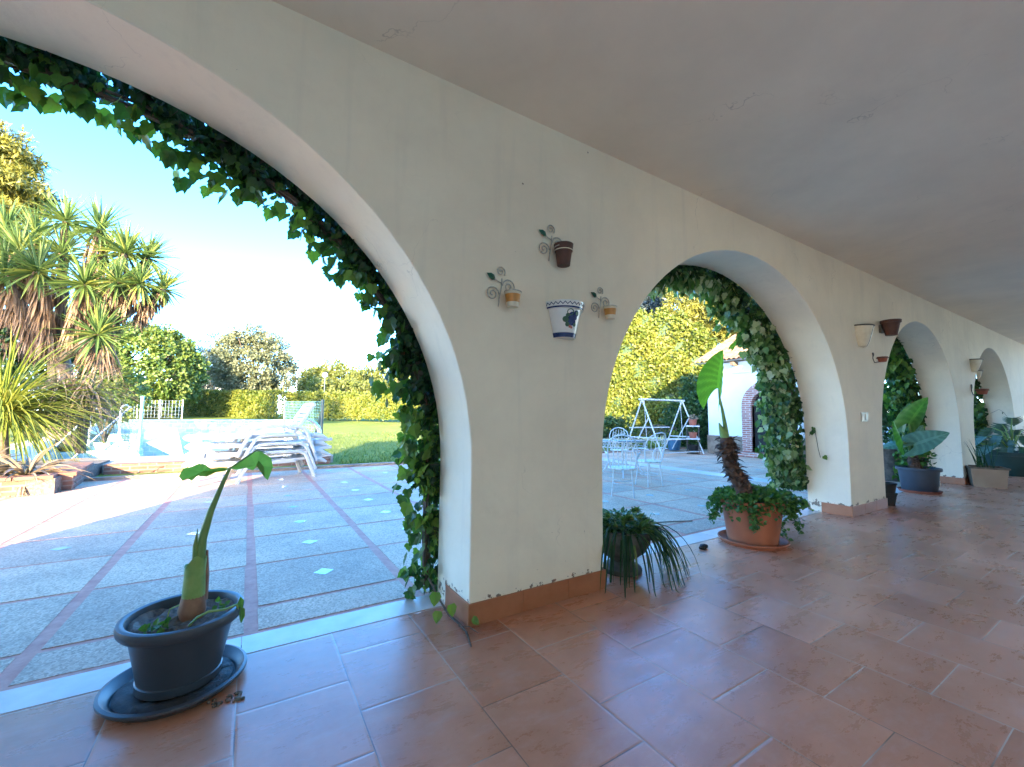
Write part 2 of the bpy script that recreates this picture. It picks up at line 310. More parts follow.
M['aloc_blue'] = bigleaf('alocasia_bluish_leaf', (0.07, 0.15, 0.09), (0.12, 0.21, 0.13), 0.25)
M['monstera'] = bigleaf('monstera_leaf', (0.07, 0.14, 0.11), (0.11, 0.19, 0.145), 0.2)
M['torn_leaf'] = bigleaf('torn_leaf', (0.14, 0.26, 0.06), (0.22, 0.36, 0.10), 0.45)
M['green_tin'] = rough_mat('green_painted_tin', (0.008, 0.07, 0.035), (0.015, 0.10, 0.05), 12, 0.35, 0.05)
M['white_flower'] = leaf_mat('white_blossom', [(0, (0.55, 0.58, 0.55)), (1, (0.78, 0.79, 0.76))], 0.3, (1, 1, 1))

# ------------------------------------------------------------------ mesh builder
class MB:
    def __init__(s): s.v = []; s.f = []; s.m = []; s.t = []; s.n = 0
    def add(s, V, F, mat=0, tint=None):
        V = np.asarray(V, float).reshape(-1, 3); b = s.n
        s.v.append(V); s.n += len(V)
        for i, f in enumerate(F):
            s.f.append([b + k for k in f]); s.m.append(mat)
            s.t.append(0.5 if tint is None else (tint[i] if hasattr(tint, '__len__') else tint))
        return s
    def box(s, c, size, mat=0, rz=0.0, tint=None, rot=None):
        x, y, z = np.array(size) / 2
        V = np.array([(i * x, j * y, k * z) for i in (-1, 1) for j in (-1, 1) for k in (-1, 1)], float)
        if rz: V = V @ np.array([[math.cos(rz), math.sin(rz), 0], [-math.sin(rz), math.cos(rz), 0], [0, 0, 1]])
        if rot is not None: V = V @ np.array(rot).T
        F = [(0, 1, 3, 2), (4, 6, 7, 5), (0, 4, 5, 1), (2, 3, 7, 6), (0, 2, 6, 4), (1, 5, 7, 3)]
        return s.add(V + np.array(c), F, mat, tint)
    def box2(s, a, b, mat=0, tint=None):
        a = np.array(a, float); b = np.array(b, float)
        return s.box((a + b) / 2, np.abs(b - a), mat, tint=tint)
    def tube(s, pts, r, n=8, mat=0, closed=False, cap=True, tint=None, sq=None):
        P = np.asarray(pts, float); k = len(P)
        rad = np.broadcast_to(np.asarray(r, float), (k,))
        T = np.zeros_like(P)
        T[1:-1] = P[2:] - P[:-2]; T[0] = P[1] - P[0]; T[-1] = P[-1] - P[-2]
        if closed: T[0] = P[1] - P[-1]; T[-1] = P[0] - P[-2]
        T /= np.linalg.norm(T, axis=1, keepdims=True) + 1e-12
        ref = np.array([0, 0, 1.0]) if abs(T[0][2]) < 0.9 else np.array([1.0, 0, 0])
        u = ref - T[0] * (T[0] @ ref); u /= np.linalg.norm(u)
        ang = np.arange(n) * 2 * math.pi / n
        V = []
        for i in range(k):
            u = u - T[i] * (T[i] @ u); u /= np.linalg.norm(u) + 1e-12
            w = np.cross(T[i], u)
            V.append(P[i] + rad[i] * (np.cos(ang)[:, None] * u + np.sin(ang)[:, None] * w))
        V = np.concatenate(V); F = []
        for i in range(k if closed else k - 1):
            j = (i + 1) % k
            for a in range(n):
                c = (a + 1) % n
                F.append((i * n + a, i * n + c, j * n + c, j * n + a))
        if cap and not closed:
            F.append(tuple(range(n))[::-1]); F.append(tuple((k - 1) * n + a for a in range(n)))
        return s.add(V, F, mat, tint)
    def lathe(s, prof, n=40, c=(0, 0, 0), mat=0, matf=None, squash=(1, 1), closed=False):
        prof = np.asarray(prof, float); k = len(prof); ang = np.arange(n) * 2 * math.pi / n
        V = np.zeros((k, n, 3))
        V[:, :, 0] = prof[:, 0:1] * np.cos(ang) * squash[0]; V[:, :, 1] = prof[:, 0:1] * np.sin(ang) * squash[1]; V[:, :, 2] = prof[:, 1:2]
        V = V.reshape(-1, 3) + np.array(c)
        for i in range(k - 1):
            F = [(i * n + a, i * n + (a + 1) % n, (i + 1) * n + (a + 1) % n, (i + 1) * n + a) for a in range(n)]
            if i == 0: s.add(V, F, matf(i) if matf else mat)
            else:
                b = s.n - len(V)
                for f in F:
                    s.f.append([b + q for q in f]); s.m.append(matf(i) if matf else mat); s.t.append(0.5)
        return s
    def grid(s, P, mat=0, tint=None):
        P = np.asarray(P, float); a, b = P.shape[:2]
        F = [(i * b + j, i * b + j + 1, (i + 1) * b + j + 1, (i + 1) * b + j) for i in range(a - 1) for j in range(b - 1)]
        return s.add(P.reshape(-1, 3), F, mat, tint)
    def leaves(s, P, Nn, U, size, tmpl, tint, mat=0, wid=None):
        """batch of leaves: P positions, Nn normals, U tip directions"""
        tv, tf = tmpl
        P = np.asarray(P, float); n = len(P)
        if n == 0: return s
        U = U / (np.linalg.norm(U, axis=1, keepdims=True) + 1e-9)
        Nn = Nn - U * np.sum(Nn * U, 1, keepdims=True)
        Nn = Nn / (np.linalg.norm(Nn, axis=1, keepdims=True) + 1e-9)
        W = np.cross(U, Nn)
        sz = np.broadcast_to(np.asarray(size, float), (n,))[:, None, None]
        tv = np.asarray(tv, float)
        V = P[:, None, :] + sz * (tv[None, :, 0:1] * W[:, None, :] + tv[None, :, 1:2] * U[:, None, :] + tv[None, :, 2:3] * Nn[:, None, :])
        k = len(tv); b = s.n
        s.v.append(V.reshape(-1, 3)); s.n += n * k
        tint = np.broadcast_to(np.asarray(tint, float), (n,))
        for i in range(n):
            o = b + i * k
            for f in tf:
                s.f.append([o + q for q in f])
            s.m += [mat] * len(tf); s.t += [tint[i]] * len(tf)
        return s
    def blade(s, base, d, length, width, droop, segs=5, tint=0.5, mat=0, up=(0, 0, 1), fold=0.15, twist=0.0):
        base = np.array(base, float); d = np.array(d, float); d /= np.linalg.norm(d)
        g = np.array([0, 0, -1.0]); p = base.copy(); cur = d.copy(); V = []
        side = np.cross(d, np.array(up, float)); nn = np.linalg.norm(side)
        side = side / nn if nn > 1e-4 else np.array([1.0, 0, 0])
        for i in range(segs + 1):
            t = i / segs
            w = width * (min(1, 0.55 + 1.6 * t) if t < 0.35 else 1.0 - ((t - 0.35) / 0.65) ** 1.6) * 0.5
            nr = np.cross(side, cur)
            V += [p - side * w + nr * w * fold, p - nr * w * fold, p + side * w + nr * w * fold]
            cur = cur + g * droop / segs; cur /= np.linalg.norm(cur)
            p = p + cur * length / segs
        F = []
        for i in range(segs):
            a = i * 3
            F += [(a, a + 1, a + 4, a + 3), (a + 1, a + 2, a + 5, a + 4)]
        return s.add(V, F, mat, tint)
    def build(s, name, mats, parent=None, smooth=False, off=None, loc=None, rz=0.0, bevel=0.0):
        me = bpy.data.meshes.new(name)
        V = np.concatenate(s.v) if s.v else np.zeros((0, 3))
        if off is not None: V = V - np.array(off, float)
        me.from_pydata(V.tolist(), [], s.f)
        if not isinstance(mats, (list, tuple)): mats = [mats]
        for m in mats: me.materials.append(M[m] if isinstance(m, str) else m)
        me.polygons.foreach_set('material_index', np.array(s.m, dtype=np.int32))
        a = me.attributes.new('tint', 'FLOAT', 'FACE'); a.data.foreach_set('value', np.array(s.t, dtype=np.float32))
        if smooth: me.polygons.foreach_set('use_smooth', np.ones(len(s.f), dtype=bool))
        me.update()
        o = bpy.data.objects.new(name, me); COL.objects.link(o)
        if parent is not None: o.parent = parent
        if loc is not None: o.location = loc
        o.rotation_euler.z = rz
        if bevel:
            md = o.modifiers.new('bevel', 'BEVEL'); md.width = bevel; md.segments = 2; md.limit_method = 'ANGLE'; md.angle_limit = R_(40)
        if smooth:
            try: me.set_sharp_from_angle(angle=R_(40))
            except Exception: pass
        return o

def tag(o, label=None, cat=None, group=None, kind=None):
    if label: o['label'] = label
    if cat: o['category'] = cat
    if group: o['group'] = group
    if kind: o['kind'] = kind
    return o
def thing(name, label, cat, loc=(0, 0, 0), rz=0.0, group=None):
    o = bpy.data.objects.new(name, None); COL.objects.link(o)
    o.empty_display_size = 0.1
    o.location = [float(c) for c in loc]; o.rotation_euler.z = rz
    return tag(o, label, cat, group)
def copy_tree(o, parent=None):
    c = o.copy(); COL.objects.link(c)
    if parent is not None: c.parent = parent
    for ch in list(o.children): copy_tree(ch, c)
    return c
def rnd(n, a=0.0, b=1.0): return rng.uniform(a, b, n)
def unit(n):
    v = rng.normal(size=(n, 3)); return v / np.linalg.norm(v, axis=1, keepdims=True)

# leaf templates (width axis, length axis, lift)
IVY = (np.array([(0, 0.32, -0.06), (0, 0.02, 0), (-0.22, -0.08, .03), (-0.40, 0.08, .05), (-0.50, 0.32, .05), (-0.34, 0.42, .02), (-0.33, 0.62, .04), (-0.17, 0.74, .0),
                 (0, 1.0, -.10), (0.17, 0.74, .0), (0.33, 0.62, .04), (0.34, 0.42, .02), (0.50, 0.32, .05), (0.40, 0.08, .05), (0.22, -0.08, .03)]),
       [(0, i, i + 1) for i in range(1, 14)] + [(0, 14, 1)])
HEART = (np.array([(0, 0.3, -.05), (0, 0, 0), (-0.3, 0.0, .03), (-0.46, 0.3, .05), (-0.28, 0.68, .03), (0, 1.0, -.06), (0.28, 0.68, .03), (0.46, 0.3, .05), (0.3, 0.0, .03)]),
         [(0, i, i + 1) for i in range(1, 8)] + [(0, 8, 1)])
DIAM = (np.array([(0, 0, 0), (-0.32, 0.45, .08), (0, 1, 0), (0.32, 0.45, .08)]), [(0, 1, 2, 3)])
OVAL = (np.array([(0, 0, 0), (-0.26, 0.3, .05), (-0.22, 0.7, .05), (0, 1, -.05), (0.22, 0.7, .05), (0.26, 0.3, .05)]), [(0, 1, 2, 3), (0, 3, 4, 5)])
NEEDLE = (np.array([(0, 0, 0), (-0.10, 0.5, 0), (0, 1, 0), (0.10, 0.5, 0)]), [(0, 1, 2, 3)])

# ------------------------------------------------------------------ camera, light, sky
cam = bpy.data.cameras.new('camera'); co = bpy.data.objects.new('camera', cam); COL.objects.link(co)
cam.sensor_width = 36; cam.lens = FPX / 1024 * 36; cam.clip_end = 2000; cam.clip_start = 0.02
mw = Matrix.Identity(4)
for i in range(3):
    mw[i][0] = RW[i, 0]; mw[i][1] = -RW[i, 1]; mw[i][2] = -RW[i, 2]; mw[i][3] = EYE[i]
co.matrix_world = mw; S.camera = co
SUN_EL = 14.6
sd = Vector((-0.476, -0.88, 0)).normalized() * math.cos(R_(SUN_EL)); sd.z = math.sin(R_(SUN_EL))
sl = bpy.data.lights.new('sun', 'SUN'); sl.energy = 2.0; sl.angle = R_(0.5); sl.color = (1.0, 0.80, 0.50)
so = bpy.data.objects.new('sun', sl); COL.objects.link(so)
so.rotation_euler = (-sd).to_track_quat('-Z', 'Y').to_euler(); so.location = (-20, -40, 30)
W = bpy.data.worlds.new('World'); S.world = W; W.use_nodes = True
nt = W.node_tree; bg = nt.nodes['Background']
sky = nt.nodes.new('ShaderNodeTexSky'); sky.sky_type = 'NISHITA'; sky.sun_disc = False
sky.sun_elevation = R_(SUN_EL); sky.sun_rotation = math.atan2(sd.x, sd.y)
sky.air_density = 0.5; sky.dust_density = 0.5; sky.ozone_density = 1.0; sky.altitude = 50
hs = nt.nodes.new('ShaderNodeHueSaturation'); hs.inputs['Saturation'].default_value = 1.33
nt.links.new(sky.outputs[0], hs.inputs['Color']); nt.links.new(hs.outputs[0], bg.inputs['Color']); bg.inputs['Strength'].default_value = 0.15
S.view_settings.view_transform = 'Standard'; S.view_settings.look = 'None'
S.view_settings.exposure = 4.2; S.view_settings.gamma = 1.0
S.cycles.max_bounces = 10; S.cycles.diffuse_bounces = 6; S.cycles.glossy_bounces = 4; S.cycles.transmission_bounces = 4
S.cycles.use_denoising = True; S.cycles.sample_clamp_indirect = 8

# ------------------------------------------------------------------ terrain
def tz(x, y):
    return -0.05 + 0.0345 * min(max(y - 10.6, 0), 27)
ys = [10.42, 12, 14, 17, 20, 24, 28, 33, 38, 45, 60, 90, 150, 300]
xs = [-300, -150, -80, -50, -35, -25, -16, -9, -5.3, 1.75, 6, 12, 20, 30, 45, 80, 150, 300]
PX0, PX1, PY0, PY1 = -5.3, 1.75, 12.0, 24.0         # the pool leaves a hole in the lawn
mb = MB()
for i in range(len(xs) - 1):
    for j in range(len(ys) - 1):
        if xs[i] >= PX0 and xs[i + 1] <= PX1 and ys[j] >= PY0 and ys[j + 1] <= PY1: continue
        q = [(xs[i], ys[j]), (xs[i + 1], ys[j]), (xs[i + 1], ys[j + 1]), (xs[i], ys[j + 1])]
        mb.add([(a, b, tz(a, b)) for a, b in q], [(0, 1, 2, 3)])
tag(mb.build('lawn', 'lawn'), 'sunlit lawn beyond the patio and the pool', kind='structure')
mb = MB(); mb.box2((-60, -60, -0.2), (80, 10.42, -0.1))
tag(mb.build('ground', 'courtyard'), kind='structure')
# short grass on the near part of the lawn
n = 16000
gx = rnd(n, 1.9, 14); gy = 10.75 + (rnd(n) ** 1.8) * 10
gz = np.array([tz(a, b) for a, b in zip(gx, gy)])
mb = MB(); U = unit(n) * 0.5; U[:, 2] = 1
mb.leaves(np.stack([gx, gy, gz], 1), unit(n), U, rnd(n, 0.05, 0.11), NEEDLE, rnd(n))
tag(mb.build('grass', 'grass'), 'short green grass blades of the lawn by the patio edge', 'grass', kind='stuff')

# ------------------------------------------------------------------ patio
mb = MB()
PZ = -0.03
mb.box2((-7, 2.74, PZ - 0.06), (16, 10.42, PZ - 0.003), 1)
gxs = [0.07 + 0.965 * k for k in range(-7, 17)]
gys = [2.86] + [3.2 + 0.89 * k for k in range(0, 9)]
wig = lambda: random.uniform(-0.006, 0.006)
for i in range(len(gxs) - 1):
    for j in range(len(gys) - 1):
        a, b = gxs[i] + 0.036, gxs[i + 1] - 0.036
        c, d = gys[j] + 0.018, min(gys[j + 1] - 0.018, 10.4)
        mb.box2((a + wig(), c + wig(), PZ - 0.02), (b + wig(), d + wig(), PZ + random.uniform(-0.0012, 0.0012)), 0, tint=random.random())
        if j < len(gys):
            cx_, cy_ = (a + b) / 2, (c + d) / 2
            r1, r2 = 0.075, 0.075
            if d - c > 0.4 and random.random() < (.85 if 0 < cx_ < 1 else .6):
                mb.add([(cx_ - r1, cy_, PZ + .004), (cx_, cy_ - r2, PZ + .004), (cx_ + r1, cy_, PZ + .004), (cx_, cy_ + r2, PZ + .004)], [(0, 1, 2, 3)], 2)
tag(mb.build('patio', ['aggregate', 'red_joint', 'inlay']), kind='structure')
mb = MB(); mb.box2((-7, 10.42, -0.1), (16, 10.56, 0.02))
tag(mb.build('kerb', 'stone_dado'), kind='structure')
# ------------------------------------------------------------------ gallery
mb = MB(); mb.box2((-3.5, -2.8, -0.12), (21.5, 2.56, 0.0))
tag(mb.build('floor', 'floor'), kind='structure')
mb = MB(); x = -3.5
while x < 21.4:
    L = random.uniform(0.9, 1.3); mb.box2((x, 2.562, -0.12), (min(x + L - 0.003, 21.5), 2.76, 0.003 + random.uniform(-.001, .001))); x += L
tag(mb.build('threshold', 'marble'), kind='structure')

arches = [(-1.0, 2.12, 1.975, 0.9), (4.225, 2.06, 1.93, 0.9), (9.25, 1.87, 1.87, 0.9), (13.9, 1.86, 1.87, 0.9), (18.65, 1.85, 1.87, 0.9)]
WY0, WY1, CEIL = 2.24, 2.72, 3.2
house = thing('arcade_house', 'long white plastered gallery with round arches, clay skirting and flat ceiling', 'house', (0, WY1, 0))
off = (0, WY1, 0)
def arch_pts(c, a, b, s, e=0.0):
    pts = [(c - a - e, 0.0), (c - a - e, s * 0.5), (c - a - e, s)]
    for k in range(1, 48):
        t = math.pi - k * math.pi / 48
        pts.append((c + (a + e) * math.cos(t), s + (b + e) * math.sin(t)))
    pts += [(c + a + e, s), (c + a + e, s * 0.5), (c + a + e, 0.0)]
    return pts
mb = MB(); CH = 0.006; TOP = 3.24
xprev = -3.5
for (c, a, b, s) in arches:
    p0 = arch_pts(c, a, b, s, CH); p1 = arch_pts(c, a, b, s, 0.0)
    for yf, sg in ((WY0, 1), (WY1, -1)):
        mb.add([(xprev, yf, -.1), (p0[0][0], yf, -.1), (p0[0][0], yf, TOP), (xprev, yf, TOP)], [(0, 1, 2, 3)])
        V = []; F = []
        for (x_, z_) in p0[2:-2]: V += [(x_, yf, z_), (x_, yf, TOP)]
        k = len(V) // 2
        F = [(2 * i, 2 * i + 2, 2 * i + 3, 2 * i + 1) for i in range(k - 1)]
        mb.add(V, F)
    mk = lambda prof, y_: [(x_, y_, z_) for x_, z_ in prof]
    mb.grid([mk(p0, WY0), mk(p1, WY0 + CH)]); mb.grid([mk(p1, WY1 - CH), mk(p0, WY1)])
    mb.grid([mk(p1, y_) for y_ in (WY0 + CH, WY0 + .17, WY0 + .33, WY1 - CH)])
    xprev = p0[-1][0]
for yf in (WY0, WY1):
    mb.add([(xprev, yf, -.1), (21.5, yf, -.1), (21.5, yf, TOP), (xprev, yf, TOP)], [(0, 1, 2, 3)])
wall = mb.build('arcade_wall', 'plaster', house, smooth=True, off=off)
# skirting on each pillar
edges = [-3.5] + [v for (c, a, b, s) in arches for v in (c - a, c + a)] + [21.5]
for i in range(0, len(edges), 2):
    xa, xb = edges[i], edges[i + 1]
    mb = MB(); t = 0.012; hh = 0.125
    x = xa
    while x < xb - 0.01:
        x2 = min(x + 0.36, xb)
        mb.box2((x + (0.001 if x > xa else -t), WY0 - t, 0), (x2 - 0.001 if x2 < xb else xb + t, WY0 - .0005, hh + random.uniform(-.002, .002))); x = x2
    for xs_, sg in ((xa, -1), (xb, 1)):
        mb.box2((xs_ + sg * 0.0005, WY0, 0.0), (xs_ + sg * t, WY1 - 0.16, hh))
    mb.build('skirting', 'skirting', house, off=off, bevel=0.002)
mb = MB(); mb.box2((-3.5, -2.7, CEIL), (21.5, WY0 + .1, CEIL + 0.04)); mb.box2((-3.5, WY0 + 0.1, CEIL + .05), (21.5, WY1, CEIL + 0.06))
mb.build('ceiling', 'ceiling', house, off=off)
mb = MB(); mb.box2((-3.5, -2.75, 3.245), (21.5, WY1, 4.2)); mb.build('roof', 'white_wall', house, off=off)
for xa_ in (-3.5,):
    mb = MB(); mb.box2((xa_, -2.7, -.1), (xa_ + .2, WY0 - .002, CEIL - .001)); mb.build('end_wall', 'white_wall', house, off=off)
mb = MB(); mb.box2((4.0, -2.7, -.1), (11.5, -2.5, CEIL - .001)); mb.box2((11.5, -2.7, 2.8), (17.0, -2.5, CEIL - .001)); mb.box2((17.0, -2.7, -.1), (21.5, -2.5, CEIL - .001)); mb.build('unseen_rear_wall', 'white_wall', house, off=off)  # unseen; its openings are shaped to steer fill light inside
for xc in (-3.3, 1.0):
    mb = MB(); mb.box2((xc - .14, -2.7, -.1), (xc + .14, -2.45, CEIL - .001)); mb.build('rear_column', 'white_wall', house, off=off, bevel=.01)
mb = MB(); mb.box2((-9.8, -20, -.1), (30, -9, 7.3)); 
sun_block = thing('unseen_sun_block', 'unseen tall block added behind the gallery to keep the low sun out', 'house', (10, -14, 0))
mb.build('wall', 'bounce_wall', sun_block, off=(10, -14, 0))  # added out of view to stop low sun entering the gallery

# ------------------------------------------------------------------ light switch
def face_wall(px, py):
    d = RW @ np.array([px - CX, py - CY, FPX]); return EYE + d * (WY0 / d[1])
mb = MB(); mb.box2((-.11, -.010, -.06), (.11, 0, .06))
p = face_wall(864, 417)
sw = thing('light_switch', 'square cream light switch on the pillar between the second and third arch', 'light switch', (p[0], WY0, p[2]))
mb.build('plate', 'switch', sw, bevel=.003)
for dx in (-.055, .055):
    mb = MB(); mb.box2((dx - .04, -.015, -.04), (dx + .04, -.0105, .04)); mb.build('rocker', 'switch', sw, bevel=.002)

# ------------------------------------------------------------------ wall flower pots and scroll holders
def spiral(c, r, turns, a0, dirn=1, n=26):
    out = []
    for i in range(n):
        t = i / (n - 1); a = a0 + dirn * turns * 2 * math.pi * t; q = r * (1 - 0.85 * t)
        out.append((c[0] + q * math.cos(a), c[1], c[2] + q * math.sin(a)))
    return out
def make_holder(label, loc, s=1.0):
    t = thing('scroll_pot_holder', label, 'pot holder', loc, 0, 'wire scroll pot holders on the first pillar')
    mb = MB(); r = .0042
    stem = [(-.07, -.012, -.06), (-.062, -.012, 0), (-.05, -.012, .06), (-.045, -.012, .12)]
    mb.tube(stem, r, 6)
    mb.tube(spiral((-.112, -.012, .015), .048, 1.8, 0, 1), r, 6)
    mb.tube(spiral((-.055, -.012, .165), .034, 1.6, -0.6, 1), r, 6)
    mb.tube(spiral((.008, -.012, .075), .05, 1.7, math.pi, -1), r, 6)
    mb.tube([(-.048, -.012, .09), (-.08, -.014, .10), (-.10, -.016, .112)], r * .8, 6)
    mb.build('scroll', 'wire', t, smooth=True)
    mb = MB(); a = np.arange(24) * 2 * math.pi / 24
    mb.tube(np.stack([.052 * np.cos(a), -.068 + .052 * np.sin(a), np.full(24, .028)], 1), r, 6, closed=True)
    mb.build('ring', 'wire', t, smooth=True)
    mb = MB()
    o = np.array([(-.093, -.016, .105), (-.105, -.02, .132), (-.128, -.022, .14), (-.155, -.016, .137), (-.14, -.02, .112), (-.12, -.02, .098), (-.12, -.013, .117)])
    mb.add(np.concatenate([o, o + np.array([0, .003, 0])]), [(6, i, (i + 1) % 6) for i in range(6)] + [(13, 7 + (i + 1) % 6, 7 + i) for i in range(6)] + [(i, (i + 1) % 6, 7 + (i + 1) % 6, 7 + i) for i in range(6)])
    mb.build('leaf', 'green_tin', t)
    t.scale = (s, s, s)
    return t
def wallpos(px, py): p = face_wall(px, py); return (p[0], WY0, p[2])
h1 = wallpos(507, 299); h2 = wallpos(556, 255); h3 = wallpos(604, 312)
make_holder('white wire scroll holder with a green leaf, leftmost on the first pillar', h1)
make_holder('white wire scroll holder with a green leaf, highest on the first pillar', h2, 1.0)
make_holder('white wire scroll holder with a green leaf, nearest the second arch', h3, .9)
def small_pot(label, loc, kind, s=1.0):
    t = thing('flower_pot', label, 'flower pot', loc)
    mb = MB()
    if kind == 'ochre':
        prof = [(0, -.048), (.036, -.048), (.041, -.02), (.047, .012), (.05, .030), (.053, .032), (.053, .046), (.047, .047), (.044, .02), (0, .015)]
        mb.lathe(prof, 28, matf=lambda i: 1 if i < 2 else (0 if i < 4 else 1))
        mb.build('pot', ['ochre_glaze', 'cream_glaze'], t, smooth=True)
    else:
        prof = [(0, -.075), (.043, -.075), (.056, .02), (.060, .021), (.066, .07), (.058, .07), (.054, .03), (0, .025)]
        mb.lathe(prof, 28); pt_ = mb.build('pot', 'terracotta_dark', t, smooth=True)
        m2 = MB(); m2.lathe([(.0625, .022), (.0625, .027), (.0605, .03)], 28); m2.build('rim_band', 'cream_glaze', pt_, smooth=True)
    t.scale = (s, s, s); return t
small_pot('small ochre glazed pot with a pale rim in the leftmost scroll holder', (h1[0], WY0 - .068, h1[2] - .02), 'ochre', .98)
small_pot('dark brown clay pot in the highest scroll holder', (h2[0] + .01, WY0 - .07, h2[2] - .02), 'brown', 1.0)
small_pot('small ochre glazed pot in the scroll holder right of the painted planter', (h3[0], WY0 - .064, h3[2] - .02), 'ochre', .9)
# painted ceramic wall planter: half-round, zigzag rim, blue foot, blue grapes
p = wallpos(563, 322)
t = thing('wall_planter', 'white ceramic wall planter painted with blue grapes, zigzag rim and blue foot', 'wall planter', p)
t.scale = (1.08, 1.08, 1.04)
def halfr(z):
    z0, z1 = -.115, .115; q = (z - z0) / (z1 - z0); return .075 + .052 * q
def hp(a, z, e=0.0):
    r = halfr(z) + e + (.010 if z > .066 else 0); return (r * math.cos(a), -r * math.sin(a) * 0.98 - .001, z)
mb = MB(); zs = [-.115, -.09, -.05, 0, .05, .0655, .0665, .09, .115]
an = [math.pi * k / 28 for k in range(29)]
mb.grid([[hp(a, z) for a in an] for z in zs]); mb.grid([[hp(a, .115) for a in an], [hp(a, .115, -.012) for a in an], [tuple(np.array(hp(a, .05, -.012))) for a in an]])
mb.add([hp(a, -.115) for a in an] , [tuple(range(29))]); mb.add([hp(a, .05, -.012) for a in an], [tuple(range(29))])
body_ = mb.build('body', 'white_glaze', t, smooth=True)
def patch(name, polys, mat, e=.0015):
    """painted marks: thin tiles following the curve; polys in (angle, z)"""
    mb = MB()
    for po in polys:
        V = [hp(a, z, e) for a, z in po] + [hp(a, z, 0.0003) for a, z in po]; k = len(po)
        mb.add(V, [tuple(range(k))] + [(i, (i + 1) % k, k + (i + 1) % k, k + i) for i in range(k)])
    return mb.build(name, mat, body_)
band = lambda z0, z1: [[(an[i], z0), (an[i + 1], z0), (an[i + 1], z1), (an[i], z1)] for i in range(28)]
patch('foot_band', band(-.114, -.085), 'blue_paint'); patch('rim_band', band(.068, .078), 'blue_paint')
zz = []
for k in range(14):
    a0 = math.pi * k / 14; a1 = math.pi * (k + .5) / 14; a2 = math.pi * (k + 1) / 14
    zz += [[(a0, .085), (a1, .1), (a1, .106), (a0, .091)], [(a1, .1), (a2, .085), (a2, .091), (a1, .106)]]
patch('zigzag', zz, 'blue_paint')
def disc(a, z, r, n=10, sx=1.0): return [(a + sx * r / .1 * math.cos(2 * math.pi * i / n), z + r * math.sin(2 * math.pi * i / n)) for i in range(n)]
g0 = math.pi * .53
patch('grapes', [disc(g0 + dx * 1.25, dz * 1.2, .020) for dx, dz in ((0, 0), (.15, .012), (-.14, .008), (.05, -.02), (-.1, -.018), (.2, -.012), (-.22, .03), (.02, .02))], 'blue_paint')
patch('painted_leaves', [disc(g0 + .42, -.004, .02, 8), disc(g0 + .30, -.035, .015, 8), disc(g0 - .32, .038, .013, 8), disc(g0 + .3, .022, .012, 8), disc(g0 - .25, -.035, .012, 8)], 'green_paint', .0026)
patch('painted_flowers', [disc(g0 + .12, -.048, .009, 8), disc(g0 - .02, -.053, .008, 8)], 'red_paint', .0026)
def ringp(a, z, r, w, n=14): return [[(a + r / .1 * math.cos(q0), z + r * math.sin(q0)), (a + r / .1 * math.cos(q1), z + r * math.sin(q1)), (a + (r - w) / .1 * math.cos(q1), z + (r - w) * math.sin(q1)), (a + (r - w) / .1 * math.cos(q0), z + (r - w) * math.sin(q0))] for q0, q1 in ((2 * math.pi * i / n, 2 * math.pi * (i + 1) / n) for i in range(n))]
patch('painted_tendril', ringp(g0 + .14, .042, .021, .005), 'green_paint', .0034)
mb = MB(); mb.tube([(-.05, -.008, .112), (-.04, -.006, .135), (0, -.004, .142), (.03, -.006, .135), (.04, -.008, .112)], .003, 6)
mb.build('hanger', 'dark_wire', t, smooth=True)

# second pillar pots
def half_pot(label, loc, w, hgt, mat, rimmat, squash=.9, pts=True, rz=0):
    t = thing('wall_planter', label, 'wall planter', loc)
    an = [math.pi * k / 16 for k in range(17)]
    def q(a, z): 
        r = w / 2 * (0.42 + .58 * ((z + hgt / 2) / hgt) ** .7); return (r * math.cos(a), -r * math.sin(a) * squash - .001, z)
    zs = np.linspace(-hgt / 2, hgt / 2, 7)
    mb = MB(); mb.grid([[q(a, z) for a in an] for z in zs]); mb.add([q(a, -hgt / 2) for a in an], [tuple(range(17))]); mb.add([q(a, hgt / 2 - .03) for a in an], [tuple(range(17))])
    mb.build('body', mat, t, smooth=True)
    mb = MB(); mb.tube([q(a, hgt / 2) for a in an], .009, 6); mb.tube([q(an[8], z) for z in zs], .004, 5); mb.tube([q(an[0], z) for z in zs], .007, 5)
    mb.build('rim', rimmat, t, smooth=True); return t
half_pot('cream half-round wall basket left of the brown pot on the second pillar', wallpos(860, 337), .33, .27, 'cream_glaze', 'dark_wire')
p = wallpos(880, 329)
t = thing('wall_planter', 'dark brown tapered clay pot high on the second pillar', 'wall planter', p)
mb = MB(); mb.lathe([(0, -.11), (.065, -.11), (.10, .06), (.113, .063), (.116, .10), (.10, .10), (.095, .07), (0, .06)], 24, c=(0, -.12, 0)); mb.build('pot', 'terracotta_dark', t, smooth=True)
mb = MB(); mb.box2((-.05, -.03, -.06), (.05, -.001, .05)); mb.build('bracket', 'dark_wire', t)
def bracket(label, loc, s=1.0, potmat='terracotta_red'):
    t = thing('pot_bracket', label, 'pot bracket', loc)
    mb = MB(); mb.tube([(-.07, -.01, .10), (-.08, -.01, 0), (-.05, -.02, -.07), (.06, -.12, -.05)], .007, 6)
    mb.tube(spiral((-.075, -.012, .08), .04, 1.4, -1.5), .006, 6)
    a = np.arange(16) * math.pi / 8; mb.tube(np.stack([.04 + .085 * np.cos(a), -.11 + .085 * np.sin(a), np.full(16, .01)], 1), .007, 6, closed=True)
    mb.build('iron', 'dark_wire', t, smooth=True)
    if potmat:
        mb = MB(); mb.lathe([(0, -.06), (.055, -.06), (.08, .03), (.07, .03), (.06, 0), (0, -.01)], 18, c=(.04, -.11, 0)); mb.build('saucer', potmat, t, smooth=True)
    t.scale = (s, s, s); return t
